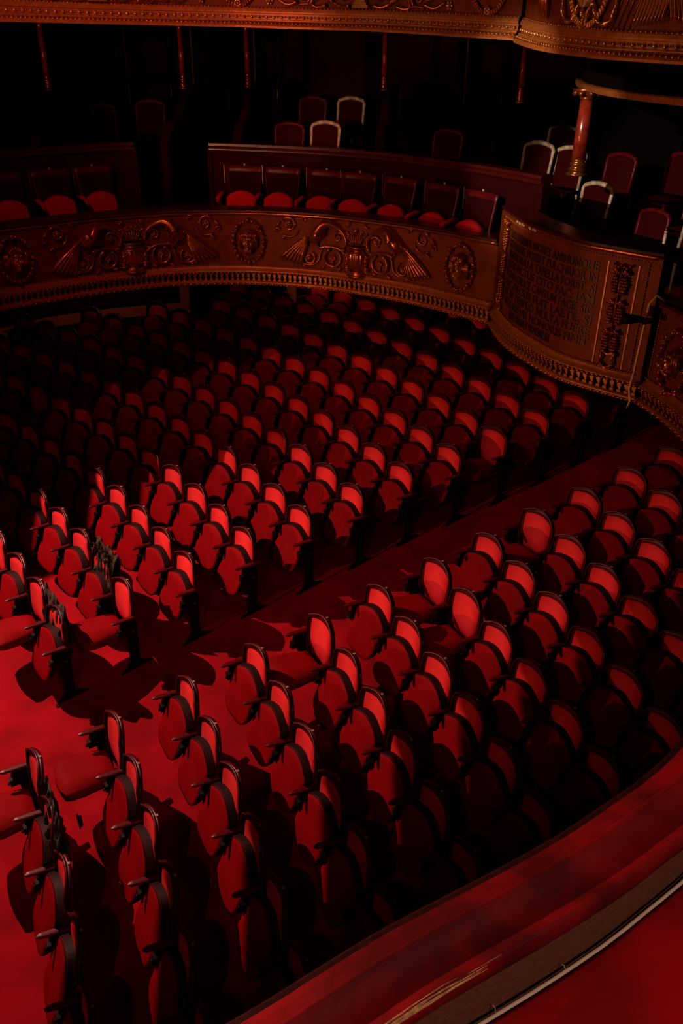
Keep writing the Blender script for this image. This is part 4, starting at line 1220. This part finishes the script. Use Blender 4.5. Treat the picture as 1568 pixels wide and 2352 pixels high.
beam_blocker(r_, S2, (-1.15, 3.25, .6), (2.90, 5.58, 1.0), (-.2, 9.0, 1.6))
spot('key_spot', S2, T2, 3400, (1, .44, .34), 80, 1.0, .015)
S3 = (-1.9, -1.5, 8.2)
r_ = fixture(S3, (-.3, 6.6, 1), 'black stage spotlight outside the frame left of the near balcony')
beam_blocker(r_, S3, (-1.23, 3.37, .6), (2.82, 5.7, 1.0), (-.4, 5.6, 1), .1)
spot('fill_spot', S3, (-1.0, 7.0, 1), 150, (1, .32, .24), 70, 1.0, .05)
area('front_fill', (-9.5, 1.5, 4.3), (-1, 8, 2), 5, (1, .3, .2), .7)  # weak fill added from the stage side, no source seen there
spot('tier_wash', (-5.2, 4.2, 3.4), (1.6, 8.6, 4.5), 620, (1, .36, .13), 76, .9, .06)  # added warm wash on the carved front, source unseen
spot('upper_wash', (-4.6, 5.2, 9.2), (.6, 10.2, 7.1), 300, (1, .46, .19), 74, .6, .05)  # second added wash, for highlights on the upper front's gilt
spot('row_fill', (-3.2, 6.0, 9.2), (-1.7, 11.2, 4.8), 330, (1, .16, .13), 60, .9, .05)  # added spot to redden the folded balcony seats, no lamp known
spot('box_fill', (-3.4, 4.2, 8.0), (3.1, 10.3, 5.45), 2300, (1, .78, .6), 18, .5, .04)  # added narrow beam that brightens the pale box chairs
spot('aisle_fill', (-2.8, 4.0, 6.3), (-.2, 13.4, 5.8), 520, (1, .7, .5), 9, .5, .05)  # another added beam, for the centre box chairs, no real lamp
spot('column_fill', (-4.0, 5.6, 6.3), (-1.7, 12.2, 6.75), 420, (1, .26, .12), 42, .8, .04)  # added to pick out the marble columns, not an actual lamp
area('under_tier_fill', (-4.2, 13.9, 3.9), (-4.6, 14.9, 2.3), 3.5, (1, .4, .16), .3)  # invented light under the tier so the wall bands show
area('under_tier_fill', (-.6, 14.2, 3.9), (-.8, 15.0, 2.4), 3, (1, .4, .16), .3)  # second invented light on the wall bands
spot('near_fill', (1.5, -1.3, 7.9), (.6, 1.2, 4.9), 220, (1, .62, .5), 40, .6, .05)  # added behind the camera to light the bench pad and tan panel
spot('ledge_fill', (-3.2, 2.4, 6.0), (.1, 1.2, 4.95), 480, (1, .4, .3), 30, .6, .03)  # added grazing light for the ledge ridge, no lamp known there
w = D.worlds.new('dark'); SC.world = w; w.use_nodes = True
w.node_tree.nodes['Background'].inputs[0].default_value = (1, .3, .2, 1); w.node_tree.nodes['Background'].inputs[1].default_value = .0006

# ------------------------------------------------------------------ camera
cam = D.cameras.new('camera'); cam.sensor_fit = 'VERTICAL'; cam.sensor_height = 36.0; cam.lens = 1892.67 / 2352 * 36; cam.clip_start = .05; cam.clip_end = 100
co = D.objects.new('camera', cam); COL.objects.link(co)
r = Vector((.999943, .005316, .009257)); u = Vector((-.010675, .497992, .867116)); f_ = Vector((0, .867165, -.498021))
mt = Matrix(((r.x, u.x, -f_.x, 0), (r.y, u.y, -f_.y, 0), (r.z, u.z, -f_.z, ZO), (0, 0, 0, 1)))
co.matrix_world = mt
SC.camera = co
SC.view_settings.view_transform = 'Standard'; SC.view_settings.look = 'None'; SC.view_settings.gamma = 1.0
SC.view_settings.use_curve_mapping = False; SC.view_settings.exposure = 0.0
